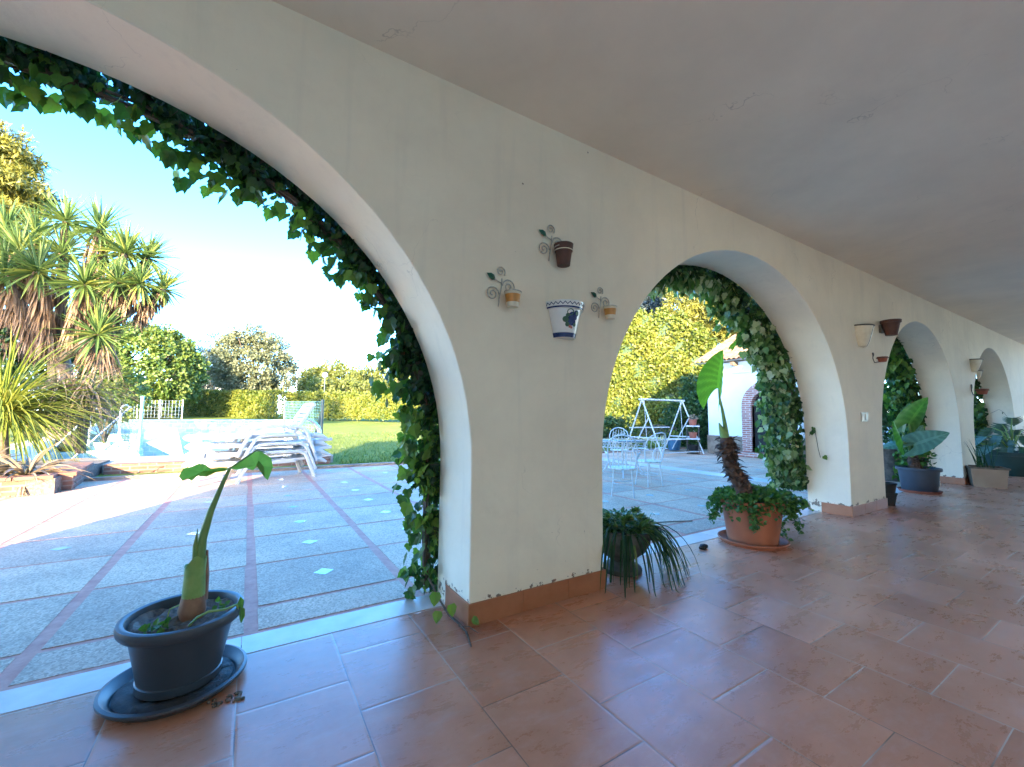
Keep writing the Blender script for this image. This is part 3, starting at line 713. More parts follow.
bracket('small iron bracket with a red clay dish below the brown pot on the second pillar', wallpos(874, 359), .75)
half_pot('cream half-round wall basket with a dark rim, uppermost on the third pillar', wallpos(972, 366), .34, .24, 'cream_glaze', 'dark_wire')
half_pot('small cream wall cup hanging just below the basket on the third pillar', wallpos(977, 375), .18, .16, 'cream_glaze', 'dark_wire')
bracket('iron bracket with a red clay dish, lowest on the third pillar', wallpos(972, 391), 1.15)

# ------------------------------------------------------------------ ivy on the arches
def ivy(label, arch, t0, t1, n, leaf, thick, yr, matname, tmpl=IVY, down=0.05, bulge=0.0, seed=1, tintbias=0.0, edge=22, taper=lambda q: np.ones_like(q), lowbright=0.0):
    """leaf band hugging the outer edge of an arch from angle t0 to t1 (degrees, 0 = right springing), then down the jamb"""
    c, a, b, s = arch
    r = np.random.default_rng(seed)
    base = (c + a, WY1 + .1, 0)
    t = thing('climbing_ivy', label, 'ivy', base)
    # path: jamb (below the springing) and arch
    arc_len = R_(t1 - t0) * (a + b) / 2; tot = arc_len + (s - down if t0 <= 0 else 0)
    def path(u):
        """u in metres from the bottom -> (x, z, inward normal)"""
        out = np.zeros((len(u), 4)); jl = (s - down) if t0 <= 0 else 0
        j = u < jl
        out[j] = np.stack([np.full(j.sum(), c + a), down + u[j], np.full(j.sum(), -1.0), np.zeros(j.sum())], 1)
        k = ~j; th = R_(max(t0, 0)) + (u[k] - jl) / ((a + b) / 2)
        out[k] = np.stack([c + a * np.cos(th), s + b * np.sin(th), -np.cos(th), -np.sin(th)], 1)
        return out
    # clusters
    nc = int(tot / 0.05)
    cu = np.sort(r.uniform(0, tot, nc)); ci = r.integers(0, nc, n)
    u = np.clip(cu[ci] + r.normal(0, 0.07, n), 0, tot)
    mod = 0.65 + 0.35 * np.sin(u * 5.3 + seed) * np.sin(u * 2.1 + 1) + 0.15 * np.sin(u * 17)
    lift = r.beta(1.05, 1.9, n) * 1.15
    th = thick * taper(u / tot) * np.clip(mod, .35, 1.2) + bulge * np.exp(-((u - 0.9) / 0.9) ** 2)
    q = path(u)
    P = np.zeros((n, 3)); dd = lift * th - .085
    P[:, 0] = q[:, 0] + q[:, 2] * dd; P[:, 2] = q[:, 1] + q[:, 3] * dd
    P[:, 1] = yr[0] + (yr[1] - yr[0]) * r.beta(1.2, 1.6, n) - .06 * (dd > .04) * r.random(n)
    P[:, 2] = np.maximum(P[:, 2] , 0.02)
    nrm = np.stack([q[:, 2] * 0.5, r.normal(0.25, 0.75, n), q[:, 3] * 0.35 + 0.15], 1) + r.normal(0, .5, (n, 3))
    U = np.stack([q[:, 2] * .35, r.normal(0, .45, n), np.full(n, -0.85)], 1) + r.normal(0, .35, (n, 3))
    tint = np.clip(r.beta(1.7, 2.6, n) * 0.8 + tintbias + 0.3 * (lift > 0.6) * r.random(n) + (r.random(n) < .06) * .4 + lowbright * (P[:, 2] < 1.25) * r.random(n), 0, 1)  # backlight put into the tint: core darker, free edge brighter
    mb = MB(); mb.leaves(P, nrm, U, leaf * r.uniform(.55, 1.25, n), tmpl, tint)
    # larger leaves along the free edge, tinted bright to imitate backlight
    m = n // edge; uu = r.uniform(0, tot, m); qq = path(uu); dl = thick * taper(uu / tot) * r.uniform(.6, 1.2, m) * np.clip(.65 + .35 * np.sin(uu * 5.3 + seed) * np.sin(uu * 2.1 + 1), .4, 1.2)
    P9 = np.stack([qq[:, 0] + qq[:, 2] * dl, r.uniform(yr[0] - .04, yr[1] - .05, m), np.maximum(qq[:, 1] + qq[:, 3] * dl, .05)], 1)
    mb.leaves(P9, np.stack([qq[:, 2] * .6, r.normal(-.5, .5, m), qq[:, 3] * .4 + .2], 1) + r.normal(0, .3, (m, 3)), np.stack([qq[:, 2] * .3, r.normal(0, .3, m), np.full(m, -.9)], 1) + r.normal(0, .3, (m, 3)), leaf * r.uniform(.9, 1.75, m), tmpl, r.uniform(.5, 1.0, m))
    mb.build('foliage', matname, t, off=base)
    # woody stems pressed against the soffit
    mb = MB()
    for k in range(9):
        uu = np.linspace(0, tot * r.uniform(.75, 1.0), 60); qq = path(uu)
        w = 0.02 + 0.03 * np.abs(np.sin(uu * r.uniform(1, 3) + r.uniform(0, 6))) + .01 * r.random(60)
        yy = np.clip(yr[0] + .12 + .07 * np.sin(uu * r.uniform(.8, 2) + r.uniform(0, 6)) * r.uniform(.5, 1), WY1 - .03, WY1 + .12) 
        mb.tube(np.stack([qq[:, 0] + qq[:, 2] * w, yy, np.maximum(qq[:, 1] + qq[:, 3] * w, .01)], 1), np.linspace(.013, .004, 60) * r.uniform(.7, 1.2), 5)
    # short twigs with petioles sticking out
    m = min(n // 5, 500)
    for k in r.choice(n, m, replace=False):
        root = np.array([q[k, 0] + q[k, 2] * .03, P[k, 1], max(q[k, 1] + q[k, 3] * .03, .02)])
        mid = (root + P[k]) / 2 + r.normal(0, .02, 3)
        mb.tube([root, mid, P[k]], .0018, 3, cap=False)
    mb.build('stems', 'vine_stem', t, off=base, smooth=True)
    return t
ivy('dark large-leaved ivy framing the near arch beside the palm-sprout pot', arches[0], 0, 205, 9000, .060, .27, (2.735, 2.97), 'ivy', seed=3, tintbias=-.03, edge=16, lowbright=.55, taper=lambda q: 1.3 - .45 * np.clip(q * 2.2, 0, 1))
ivy('dense variegated ivy curtain on the second arch behind the terracotta pot', arches[1], 0, 118, 11000, .07, .44, (2.735, 3.15), 'ivy_var', seed=5, down=.30, bulge=.16, tintbias=.03, taper=lambda q: 1.15 - .7 * q)
ivy('thick ivy on the third arch behind the alocasia pot', arches[2], 0, 125, 7000, .085, .42, (2.74, 3.18), 'ivy', seed=8, bulge=.25, tintbias=.1)
ivy('ivy column on the farthest visible arch behind the monstera pot', arches[3], 0, 100, 4000, .10, .42, (2.74, 3.12), 'ivy', seed=11, bulge=.1, tintbias=.05)
# trailing root stem on the floor by the first pillar
t = thing('vine_runner', 'thin brown vine runner trailing on the floor tiles at the foot of the first pillar', 'vine', (1.08, 2.2, 0))
mb = MB(); pts = [(1.02, 2.62, .16), (1.05, 2.50, .06), (1.06, 2.38, .018), (1.075, 2.27, .012), (1.07, 2.17, .010), (1.045, 2.08, .008), (1.03, 2.03, .008)]
mb.tube(pts, [.006, .006, .007, .007, .006, .005, .003], 6); mb.tube([(1.06, 2.25, .012), (1.10, 2.20, .02), (1.12, 2.12, .012)], .003, 5); mb.build('stem', 'vine_stem', t, off=(1.08, 2.2, 0), smooth=True)
mb = MB(); mb.leaves([(1.05, 2.34, .10), (1.0, 2.45, .14), (1.12, 2.2, .06), (.98, 2.36, .07)], np.array([(0, -1, .5), (-.3, -1, .4), (0.2, -1, .8), (-.4, -.8, .4)]), np.array([(0.1, -.3, -1), (-.2, -.2, -1), (.5, -.3, -.5), (-.3, -.3, -1.0)]), [.07, .08, .055, .065], HEART, [.95, .9, .85, .97])
mb.build('leaf_sprig', 'ivy', t, off=(1.08, 2.2, 0))
# twig creeping on the soffits
def soffit_twig(label, arch, th, y0, y1, seed):
    c, a, b, s = arch; r = np.random.default_rng(seed); T0 = R_(th)
    pts = [(c + (a - .012) * math.cos(T0 + .03 * k * math.sin(k)), y0 + (y1 - y0) * k / 5, s + (b - .012) * math.sin(T0 + .03 * k * math.sin(k))) for k in range(6)]
    t = thing('ivy_shoot', label, 'ivy shoot', pts[0])
    mb = MB(); mb.tube(pts, .003, 4); mb.build('stem', 'vine_stem', t, off=pts[0])
    mb = MB(); k = 4; P = np.array([pts[i] for i in r.integers(1, 6, k)]) + r.normal(0, .02, (k, 3)) + np.array([-.02, 0, -.01])
    mb.leaves(P, np.tile([-.8, -.6, -.2], (k, 1)) + r.normal(0, .3, (k, 3)), np.tile([0, -.3, -1.0], (k, 1)) + r.normal(0, .4, (k, 3)), r.uniform(.04, .07, k), IVY, r.uniform(.3, .9, k))
    mb.build('leaf_sprig', 'ivy', t, off=pts[0])
soffit_twig('stray ivy shoot on the inner jamb of the second arch at mid height', arches[1], 2, 2.66, 2.54, 2)
soffit_twig('stray ivy shoot reaching across the soffit of the farthest visible arch', arches[3], 14, 2.62, 2.25, 4)

# ------------------------------------------------------------------ potted sprout (near left)
P1 = (-.215, 2.43, 0.0)
t = thing('pot_saucer', 'wide anthracite plastic saucer with dark wet soil under the palm-sprout pot', 'saucer', P1)
mb = MB(); mb.lathe([(0, .004), (.19, .004), (.215, .008), (.238, .04), (.25, .047), (.262, .043), (.263, .034), (.25, .02), (.225, 0), (0, 0)], 56); mb.build('dish', 'anthracite', t, smooth=True)
mb = MB()
ang = np.linspace(0, 2 * math.pi, 49)[:-1]
g = [[(rr * math.cos(a), rr * math.sin(a), .012 + .010 * rng.random() + (.012 if .15 < rr < .2 else 0)) for a in list(ang) + [ang[0]]] for rr in (.0, .12, .165, .19, .212)]
mb.grid(g); mb.build('soil', 'wet_soil', t, smooth=True)
PP = (P1[0] + .01, P1[1] + .0, .024)
t = thing('potted_sprout', 'anthracite plastic pot with a cut palm-like sprout and torn leaf on the near threshold', 'potted plant', PP); t.scale = (.97, .97, 1.09)
mb = MB()
prof = [(0, .0), (.150, 0), (.158, .006), (.160, .035), (.155, .038), (.156, .044), (.192, .205), (.196, .21), (.198, .224), (.224, .226), (.233, .236), (.236, .255), (.232, .268), (.222, .272), (.208, .268), (.200, .25), (.196, .22), (0, .21)]
mb.lathe(prof, 64); mb.build('pot', 'anthracite', t, smooth=True)
mb = MB(); g = []
for rr in np.linspace(0, .2, 9):
    g.append([(rr * math.cos(a), rr * math.sin(a), .232 + .014 * math.sin(9 * rr * 7 + 3 * a) * min(1, rr * 8) + .008 * rng.random() + .02 * math.exp(-(rr / .06) ** 2)) for a in list(ang) + [ang[0]]])
mb.grid(g); mb.build('soil', 'soil', t, smooth=True)
mb = MB()
bx, by = .03, -.01
mb.tube([(bx, by, .23), (bx + .0, by, .27), (bx + .004, by, .33), (bx + .01, by, .37)], [.046, .055, .0445, .034], 20); mb.build('bulb', 'bulb', t, smooth=True)
mb = MB()
k = 26; rows = []
for zz_, rr in ((.322, .0452), (.35, .0448), (.40, .042), (.44, .041), (.462, .0425)):
    rows.append([(bx + .003 + rr * math.cos(a), by + rr * math.sin(a), zz_ + (.022 * math.cos(a * 1.0 + .8) + .012 * math.sin(3 * a) if zz_ > .45 else 0)) for a in np.linspace(0, 2 * math.pi, k + 1)])
mb.grid(rows); rows2 = [[(x_ * .85 + .15 * (bx + .003), y_ * .85 + .15 * by, z_ - dz) for x_, y_, z_ in rows[-1]] for dz in (0, .05)]
mb.grid([rows[-1], rows2[0], rows2[1]]); mb.add(rows2[1][:-1], [tuple(range(k))]); mb.build('cut_stem', 'cut_stalk', t, smooth=True)
mb = MB()   # brown sheath on the right and the pointed dry tip
mb.tube([(bx + .034, by + .01, .30), (bx + .042, by + .01, .40), (bx + .044, by + .012, .50)], [.024, .016, .004], 8); mb.build('sheath', 'bulb', t, smooth=True)
mb = MB(); stalk = [(bx + .012, by, .40), (bx + .014, by, .47), (bx + .022, by + .005, .55), (bx + .048, by + .012, .66), (bx + .076, by + .02, .74), (bx + .096, by + .025, .795), (bx + .114, by + .03, .835)]
mb.tube(stalk, [.030, .026, .019, .014, .011, .009, .006], 12); mb.tube([(bx + .004, by - .015, .45), (bx - .002, by - .018, .53), (bx + .004, by - .018, .60)], [.015, .009, .001], 8); mb.build('stalk', 'stalk', t, smooth=True)
tip = np.array(stalk[-1])
def torn(pts2, droop, name='leaf'):
    """ragged piece of leaf in camera-facing plane x/z with depth wave"""
    mb = MB(); pts3 = []
    for x_, z_ in pts2: pts3.append((tip[0] + x_, tip[1] + droop * math.sin(x_ * 22) , tip[2] + z_ * .8))
    c_ = np.mean(pts3, axis=0) + np.array([0, .02, 0]); k = len(pts3)
    mb.add(np.concatenate([pts3, [c_]]), [(k, i, (i + 1) % k) for i in range(k)], tint=[.45 + .25 * (i % 3) / 2 for i in range(k)])
    return mb.build(name, 'torn_leaf', t, smooth=True)
torn([(0, 0), (-.04, .01), (-.075, .005), (-.10, .03), (-.125, .035), (-.15, .02), (-.185, .01), (-.20, -.03), (-.185, -.055), (-.165, -.045), (-.15, -.055), (-.125, -.03), (-.09, -.035), (-.055, -.015), (-.02, -.012)], .02)
torn([(0, 0), (.03, .02), (.08, .075), (.125, .09), (.15, .07), (.175, .05), (.185, 0), (.17, -.06), (.165, -.075), (.15, -.06), (.145, .0), (.12, .035), (.115, .005), (.10, -.02), (.085, -.015), (.06, .0), (.03, -.012)], .03)
mb = MB(); mb.tube([(tip[0], tip[1], tip[2]), (tip[0] + .05, tip[1], tip[2] + .035), (tip[0] + .11, tip[1] + .01, tip[2] + .075), (tip[0] + .19, tip[1] + .02, tip[2] + .05)], [.004, .004, .003, .001], 6); mb.build('midrib', 'stalk', t, smooth=True)
mb = MB(); n = 26
aa = rng.normal(4.1, .25, n); rr = rng.uniform(.10, .19, n)
mb.leaves(np.stack([rr * np.cos(aa) , rr * np.sin(aa), .25 + .02 * rng.random(n)], 1), np.tile([0, -.4, 1.0], (n, 1)) + rng.normal(0, .5, (n, 3)), rng.normal(0, 1, (n, 3)), rng.uniform(.018, .034, n), HEART, rng.uniform(.3, .9, n))
n = 8; mb.leaves(np.stack([.14 + rng.normal(0, .015, n), -.03 + rng.normal(0, .02, n), .27 + .02 * rng.random(n)], 1), np.tile([0, -.6, 1.0], (n, 1)) + rng.normal(0, .5, (n, 3)), rng.normal(0, 1, (n, 3)), rng.uniform(.02, .032, n), HEART, rng.uniform(.5, 1, n))
mb.build('seedling', 'groundcover', t)
mb = MB(); mb.tube([(.03, -.12, .245), (.06, -.13, .275), (.10, -.135, .29), (.16, -.13, .285), (.205, -.10, .285), (.212, -.09, .25)], .005, 6)
mb.tube([(-.06, -.02, .25), (-.05, -.02, .29), (-.02, -.02, .30), (.0, -.02, .30)], .003, 5); mb.build('tendril', 'cut_stalk', t, smooth=True)
mb = MB(); mb.leaves([(.218, -.085, .31), (.222, -.085, .27)], np.array([(1, -1, .3), (1, -.8, .2)]), np.array([(-.02, 0, -1), (.1, .1, -1.0)]), [.07, .075], OVAL, [.9, 1.0]); mb.build('hanging_leaf', 'groundcover', t)

# ------------------------------------------------------------------ stone urn with spider plant
PU = (2.53, 2.42, 0)
t = thing('potted_spider_plant', 'mossy stone urn with trailing spider plant and succulents at the foot of the first pillar', 'potted plant', PU)
mb = MB(); mb.lathe([(0, 0), (.15, 0), (.155, .015), (.15, .035), (.10, .06), (.085, .085), (.12, .115), (.18, .16), (.215, .22), (.228, .29), (.235, .32), (.24, .335), (.225, .337), (.21, .30), (0, .29)], 40); mb.build('urn', 'stone_urn', t, smooth=True)
mb = MB(); n = 900
a = rnd(n, 0, 6.283); rr = .235 * np.sqrt(rnd(n)); 
P = np.stack([rr * np.cos(a), rr * np.sin(a), .30 + .13 * rnd(n) * (1 - (rr / .3) ** 2) + .02], 1)
nb = unit(n) * .6 + np.array([0, 0, .8]); U = np.stack([np.cos(a), np.sin(a), rnd(n, -.4, .9)], 1) + unit(n) * .6
mb.leaves(P, nb, U, rnd(n, .03, .06), OVAL, np.clip(rng.beta(2, 2.2, n) + (P[:, 0] > .0) * .1, 0, 1))
# rosettes around the rim
for k in range(9):
    a0 = random.uniform(0, 6.28); c_ = np.array([.19 * math.cos(a0), .19 * math.sin(a0), .40 + random.uniform(-.02, .03)])
    m = 16; b_ = np.arange(m) * 2.4; el = np.linspace(.1, 1.2, m)
    U = np.stack([np.cos(b_) * np.cos(el), np.sin(b_) * np.cos(el), np.sin(el)], 1)
    mb.leaves(np.tile(c_, (m, 1)), np.tile([0, 0, 1.0], (m, 1)), U, .055, OVAL, rnd(m, .5, 1))
mb.build('succulents', 'succulent', t)
mb = MB()
for k in range(95):
    a0 = [random.gauss(3.55, .28), random.gauss(-.95, .38), random.gauss(-.8, .5), random.gauss(-1.0, .3), random.uniform(0, 6.28)][k % 5]
    d = np.array([math.cos(a0), math.sin(a0), random.uniform(.25, 1.1)])
    b_ = np.array([.12 * math.cos(a0 + random.uniform(-.6, .6)), .12 * math.sin(a0 + random.uniform(-.6, .6)), .34])
    mb.blade(b_, d, random.uniform(.42, .80), random.uniform(.012, .021), random.uniform(3.2, 5.6), 10, tint=random.random() ** 1.3, fold=.3)
V_clamp = []
mb.v = [np.stack([v[:, 0], v[:, 1], np.maximum(v[:, 2], .006)], 1) for v in mb.v]
mb.build('blades', 'spider', t)
mb = MB()
mb.tube([(.20, .02, .33), (.27, -.02, .38), (.36, -.1, .32), (.43, -.2, .18), (.47, -.28, .03)], .0022, 5); mb.tube([(.18, -.1, .34), (.2, -.12, .42), (.22, -.12, .44), (.24, -.13, .42)], .0022, 5)
mb.build('runner', 'stalk', t)

# ------------------------------------------------------------------ terracotta pot with elephant ear
PT = (4.18, 2.30, 0)
t = thing('pot_saucer', 'round terracotta saucer under the terracotta elephant-ear pot', 'saucer', PT)
mb = MB(); mb.lathe([(0, .004), (.25, .006), (.285, .035), (.292, .045), (.303, .045), (.305, .035), (.275, 0), (0, 0)], 48); mb.build('dish', 'terracotta', t, smooth=True)
t = thing('potted_elephant_ear', 'terracotta pot with a leaning husky trunk, one elephant ear leaf and trailing greenery', 'potted plant', (PT[0], PT[1], .01)); t.scale = (1, 1, 1)
mb = MB(); mb.lathe([(0, 0), (.205, 0), (.215, .006), (.262, .33), (.268, .34), (.285, .342), (.29, .35), (.290, .41), (.284, .415), (.262, .412), (.25, .35), (0, .34)], 56); mb.build('pot', 'terracotta', t, smooth=True)
mb = MB(); mb.lathe([(0, .39), (.13, .385), (.255, .375)], 30); mb.build('soil', 'soil', t, smooth=True)
off = (PT[0], PT[1], .01)
dT = 3.96
tr = [at(744, 489, dT), at(738, 478, dT), at(731, 466, dT), at(728, 455, dT), at(727, 446, dT), at(726, 437, dT)]
mb = MB(); mb.tube(tr, [.075, .07, .06, .058, .062, .05], 14)
for k in range(260):
    i = random.uniform(0, 4.9); j = int(i); p = tr[j] * (1 - i + j) + tr[j + 1] * (i - j); a0 = random.uniform(0, 6.28); rr = .056 + .012 * random.random()
    d = np.array([math.cos(a0), math.sin(a0), random.uniform(-.2, .9)])
    mb.blade(p + np.array([math.cos(a0), math.sin(a0), 0]) * rr * .8, d, random.uniform(.03, .10), random.uniform(.03, .06), random.uniform(.2, 1.4), 3)
mb.build('trunk', 'brown_husk', t, off=off, smooth=True)
mb = MB(); mb.tube([at(727, 442, dT), at(723, 433, dT), at(719, 423, dT)], [.045, .034, .006], 10); mb.build('leaf_base', 'cut_stalk', t, off=off, smooth=True)
mb = MB(); mb.tube([at(727, 440, dT), at(725, 425, dT), at(722, 408, dT), at(719.5, 398, dT)], [.028, .02, .013, .010], 10); mb.build('leaf_stalk', 'stalk', t, off=off, smooth=True)
def bigleaf_mesh(base, tipp, side, width, nrm_wave=.02, ribs=9, name='leaf', mat='ear_leaf', parent=None, off=None, fold=.25, lobes=.18, notch=None, droop=0.0, wr=1.0):
    """heart-shaped blade with pleated side ribs; base = stalk joint, side = unit width direction"""
    base = np.array(base, float); tipp = np.array(tipp, float); ax = tipp - base; L = np.linalg.norm(ax); ax /= L
    side = np.array(side, float); side -= ax * (ax @ side); side /= np.linalg.norm(side); nn = np.cross(ax, side)
    nu, nv = 34, 9; mb = MB()
    for sgn in (-1, 1):
        rows = []; tt = []
        for i in range(nu):
            u = i / (nu - 1)
            w = (1 if sgn < 0 else wr) * width * .5 * (math.sin(math.pi * min(1, (u * .93 + .07)) ** .72) ** .8) * (1 - .25 * u)
            if u > .999: w = 0.0
            row = []
            for j in range(nv):
                q = j / (nv - 1)
                l = (u - lobes * q * q * (1 - u) ** 2 * 1.6 + .10 * q * (1 - u)) * L
                pl = nrm_wave * L * math.sin(ribs * math.pi * 2 * (u - .16 * q)) * q * (1 - q * .3)
                row.append(base + ax * l + side * sgn * w * q + nn * (fold * w * q * q + pl - droop * L * u * u))
            rows.append(row)
        rows = np.array(rows)
        tint = []
        for i in range(nu - 1):
            for j in range(nv - 1):
                tint.append(.95 if j == 0 else (.55 + .25 * math.sin(ribs * math.pi * 2 * ((i + .5) / nu - .16 * j / nv))))
        mb.grid(rows if sgn > 0 else rows[:, ::-1], tint=tint if sgn > 0 else [tint[i * (nv - 1) + (nv - 2 - j)] for i in range(nu - 1) for j in range(nv - 1)])
    return mb.build(name, mat, parent, smooth=True, off=off)
view_right = RW[:, 0]
bigleaf_mesh(at(718.5, 389, dT), at(723, 350, dT + .05), view_right * .85 + RW[:, 2] * .35 - np.array([0, 0, .1]), .47, .012, 8, parent=t, off=off, lobes=.42, wr=.28)
mb = MB(); mb.tube([at(719.5, 398, dT), at(718.5, 389, dT)], [.010, .005], 8); mb.build('leaf_joint', 'stalk', t, off=off)
bigleaf_mesh(at(731, 349, dT + .6), at(736, 341, dT + .6), view_right, .06, .01, 5, name='leaf_tip', parent=t, off=off)
n = 2600; a = rnd(n, 0, 6.283); rr = .31 * np.sqrt(rnd(n)) * (1 + .35 * rnd(n))
z = .40 + .10 * rnd(n) * np.clip(1.2 - rr / .33, .25, 1) + .03
over = rr > .30; z[over] = .40 - (rr[over] - .30) * 1.5 + .08 * rnd(over.sum())
P = np.stack([rr * np.cos(a), rr * np.sin(a), z], 1)
m = 420; k = rng.integers(0, 5, m); ta = np.array([-.35, -.95, 3.7, -.1, 2.6])[k]; tu = rnd(m)
tl = np.array([.45, .25, .22, .36, .2])[k]
P2 = np.stack([(.30 + .09 * tu) * np.cos(ta), (.30 + .09 * tu) * np.sin(ta), .40 - tl * tu], 1) + rng.normal(0, .022, (m, 3))
m3 = 500; b3 = rng.normal(-.3, .4, m3); r3 = rnd(m3, .28, .48)
P3 = np.stack([r3 * np.cos(b3), r3 * np.sin(b3), .44 - (r3 - .28) * .5 + .06 * rnd(m3)], 1)
P = np.concatenate([P, P2, P3]); n = len(P)
mb = MB(); mb.leaves(P, unit(n) * .7 + np.array([0, -.2, .7]), unit(n) + np.array([0, 0, -.2]), rnd(n, .022, .048), HEART, np.clip(rng.beta(2, 2, n), 0, 1)); mb.build('trailing_greenery', 'groundcover', t)

mb = MB()
def rock(mb, c, r, seed, fl=.7):
    rr = np.random.default_rng(seed); U_, V_ = 14, 9; ph = rr.uniform(0, 6, 6)
    rows = []
    for i in range(V_):
        th = math.pi * i / (V_ - 1); row = []
        for j in range(U_ + 1):
            f = 2 * math.pi * (j % U_) / U_
            q = 1 + .15 * math.sin(2 * f + ph[0]) * math.sin(th) + .12 * math.sin(3 * f + 2 * th + ph[1]) * math.sin(th) + .06 * math.sin(5 * f + ph[2]) * math.sin(th)
            row.append((c[0] + r[0] * q * math.sin(th) * math.cos(f), c[1] + r[1] * q * math.sin(th) * math.sin(f), c[2] + r[2] * q * math.cos(th)))
        rows.append(row)
    mb.grid(rows); return mb
p = at(717, 540, 4.05)
mb = MB(); rock(mb, (0, 0, .018), (.055, .035, .022), 3); tag(mb.build('stone', 'black', loc=(3.58, 2.42, 0), smooth=True), 'small black stone on the tiles left of the terracotta pot', 'stone')
mb = MB(); mb.tube([(0, 0, .008), (.25, .03, .01), (.52, .05, .008)], .006, 6)
tag(mb.build('stick', 'wood', loc=(4.0, 3.35, PZ), rz=-.45), 'thin bare stick lying on the patio slabs beyond the spider plant', 'stick')
mb = MB()
for k in range(26): rock(mb, (random.uniform(-.07, .07), random.uniform(-.03, .03), .004), (random.uniform(.004, .012), random.uniform(.004, .009), .006), 20 + k)
tag(mb.build('soil_crumbs', 'soil', loc=(-.03, 2.2, 0)), 'crumbs of dark soil spilt on the tile in front of the anthracite saucer', 'soil', kind='stuff')

# ------------------------------------------------------------------ alocasia pot at the third arch
PA = (9.42, 2.42, 0)
t = thing('pot_saucer', 'red-brown saucer under the blue-grey alocasia pot', 'saucer', PA)
mb = MB(); mb.lathe([(0, .004), (.24, .006), (.262, .04), (.276, .04), (.252, 0), (0, 0)], 40); mb.build('dish', 'terracotta_red', t, smooth=True)
off = (PA[0], PA[1], .01)
t = thing('potted_alocasia', 'blue-grey plastic tub with a large-leaved alocasia in the third arch', 'potted plant', off)
mb = MB(); mb.lathe([(0, 0), (.215, 0), (.22, .006), (.255, .34), (.28, .342), (.287, .355), (.285, .39), (.265, .39), (.25, .34), (0, .33)], 48); mb.build('pot', 'bluegrey', t, smooth=True)
mb = MB(); mb.lathe([(0, .355), (.25, .345)], 30); mb.build('soil', 'soil', t)
mb = MB(); mb.box((.148, -.20, .14), (.085, .006, .10), rz=.63); mb.build('sticker', 'white_glaze', t)
dA = 7.0
crown = at(913, 452, dA)
mb = MB(); mb.tube([np.array(off) + np.array([0, 0, .33]), at(913, 461, dA), crown], [.075, .08, .05], 12)
for k in range(60):
    a0 = random.uniform(0, 6.28); pz = random.uniform(.33, .55)
    mb.blade(np.array(off) + np.array([.06 * math.cos(a0), .06 * math.sin(a0), pz]), (math.cos(a0), math.sin(a0), .8), .09, .06, 1.2, 3)
mb.build('trunk', 'brown_husk', t, off=off, smooth=True)
def stalked(basepx, tippx, dep, dep2, side, width, mat, fold=.25, droop=0.0, ribs=7, lobes=.35):
    b_ = at(*basepx, dep); e_ = at(*tippx, dep2)
    mid = (crown + b_) / 2 + np.array([0, 0, .06])
    mb = MB(); mb.tube([crown - np.array([0, 0, .12]), mid, b_], [.032, .02, .012], 8); sk_ = mb.build('leaf_stalk', 'stalk', t, off=off, smooth=True)
    bigleaf_mesh(b_, e_, side, width, .008, ribs, mat=mat, parent=sk_, off=off, fold=fold, droop=droop, lobes=lobes)
VR = RW[:, 0]; VF = RW[:, 2]
stalked((902, 432), (910, 403), dA, dA + .1, VR + VF * .5, .42, 'aloc_blue')
stalked((909, 424), (928, 397), dA - .1, dA - .2, VR + np.array([0, 0, -.8]), .40, 'aloc_green', .3)
stalked((903, 443), (893, 420), dA - .2, dA - .3, VR * .8 + VF * .7 + np.array([0, 0, .5]), .26, 'aloc_green', .5)
stalked((913, 445), (949, 432), dA - .2, dA - .5, np.array([0, 0, 1.0]) + VF * 1.0, .42, 'aloc_blue', .12, .06)
stalked((903, 442), (879, 449), dA - .1, dA, VF + np.array([0, 0, .35]), .26, 'aloc_blue', .1, .04)
stalked((916, 438), (923, 425), dA + .3, dA + .5, VR, .22, 'aloc_blue', .2)
n = 160; P = np.array(off) + np.stack([rnd(n, -.05, .34), rnd(n, -.15, .3), rnd(n, .36, .75)], 1)
mb = MB(); mb.leaves(P, unit(n), unit(n), rnd(n, .05, .09), HEART, rnd(n)); mb.build('weeds', 'groundcover', t, off=off)

# small black nursery pots stacked by the second pillar
PB = (7.60, 2.30, 0)
def nursery(label, loc, rz=0):
    t = thing('nursery_pot', label, 'plant pot', loc, rz, 'small black nursery pots by the second pillar')
    mb = MB(); mb.lathe([(0, 0), (.085, 0), (.11, .15), (.118, .152), (.118, .17), (.106, .17), (.10, .14), (0, .13)], 24); mb.build('pot', 'black', t, smooth=True)
nursery('small black nursery pot standing on the floor behind the second pillar, bottom of the two', PB)
nursery('small black nursery pot stacked on top of the other behind the second pillar', (PB[0] + .01, PB[1], .136), .4)

# ------------------------------------------------------------------ box planter and monstera
PX = (11.3, 2.0, 0)
t = thing('box_planter', 'square beige box planter with a wispy plant beside the third pillar', 'planter', PX, R_(22))
mb = MB()
def frustum(mb, w0, w1, h, mats=(0, 0, 0, 0)):
    a, b = w0 / 2, w1 / 2
    V = [(-a, -a, 0), (a, -a, 0), (a, a, 0), (-a, a, 0), (-b, -b, h), (b, -b, h), (b, b, h), (-b, b, h)]
    for f, m in zip([(0, 1, 5, 4), (1, 2, 6, 5), (2, 3, 7, 6), (3, 0, 4, 7)], mats): mb.add(V, [f], m)
    mb.add(V, [(3, 2, 1, 0)], 0)
    i_ = b - .025; mb.add([(-i_, -i_, h - .03), (i_, -i_, h - .03), (i_, i_, h - .03), (-i_, i_, h - .03)], [(0, 1, 2, 3)], 2)
frustum(mb, .40, .46, .33, (1, 1, 1, 0)); mb.build('box', ['box_front', 'wood', 'soil'], t)
mb = MB()
for sx, sy, lx, ly in ((0, -.235, .49, .03), (0, .235, .49, .03), (-.235, 0, .03, .44), (.235, 0, .03, .44)): mb.box((sx, sy, .337), (lx, ly, .03))
mb.build('rim', 'wood', t, bevel=.004)
mb = MB()
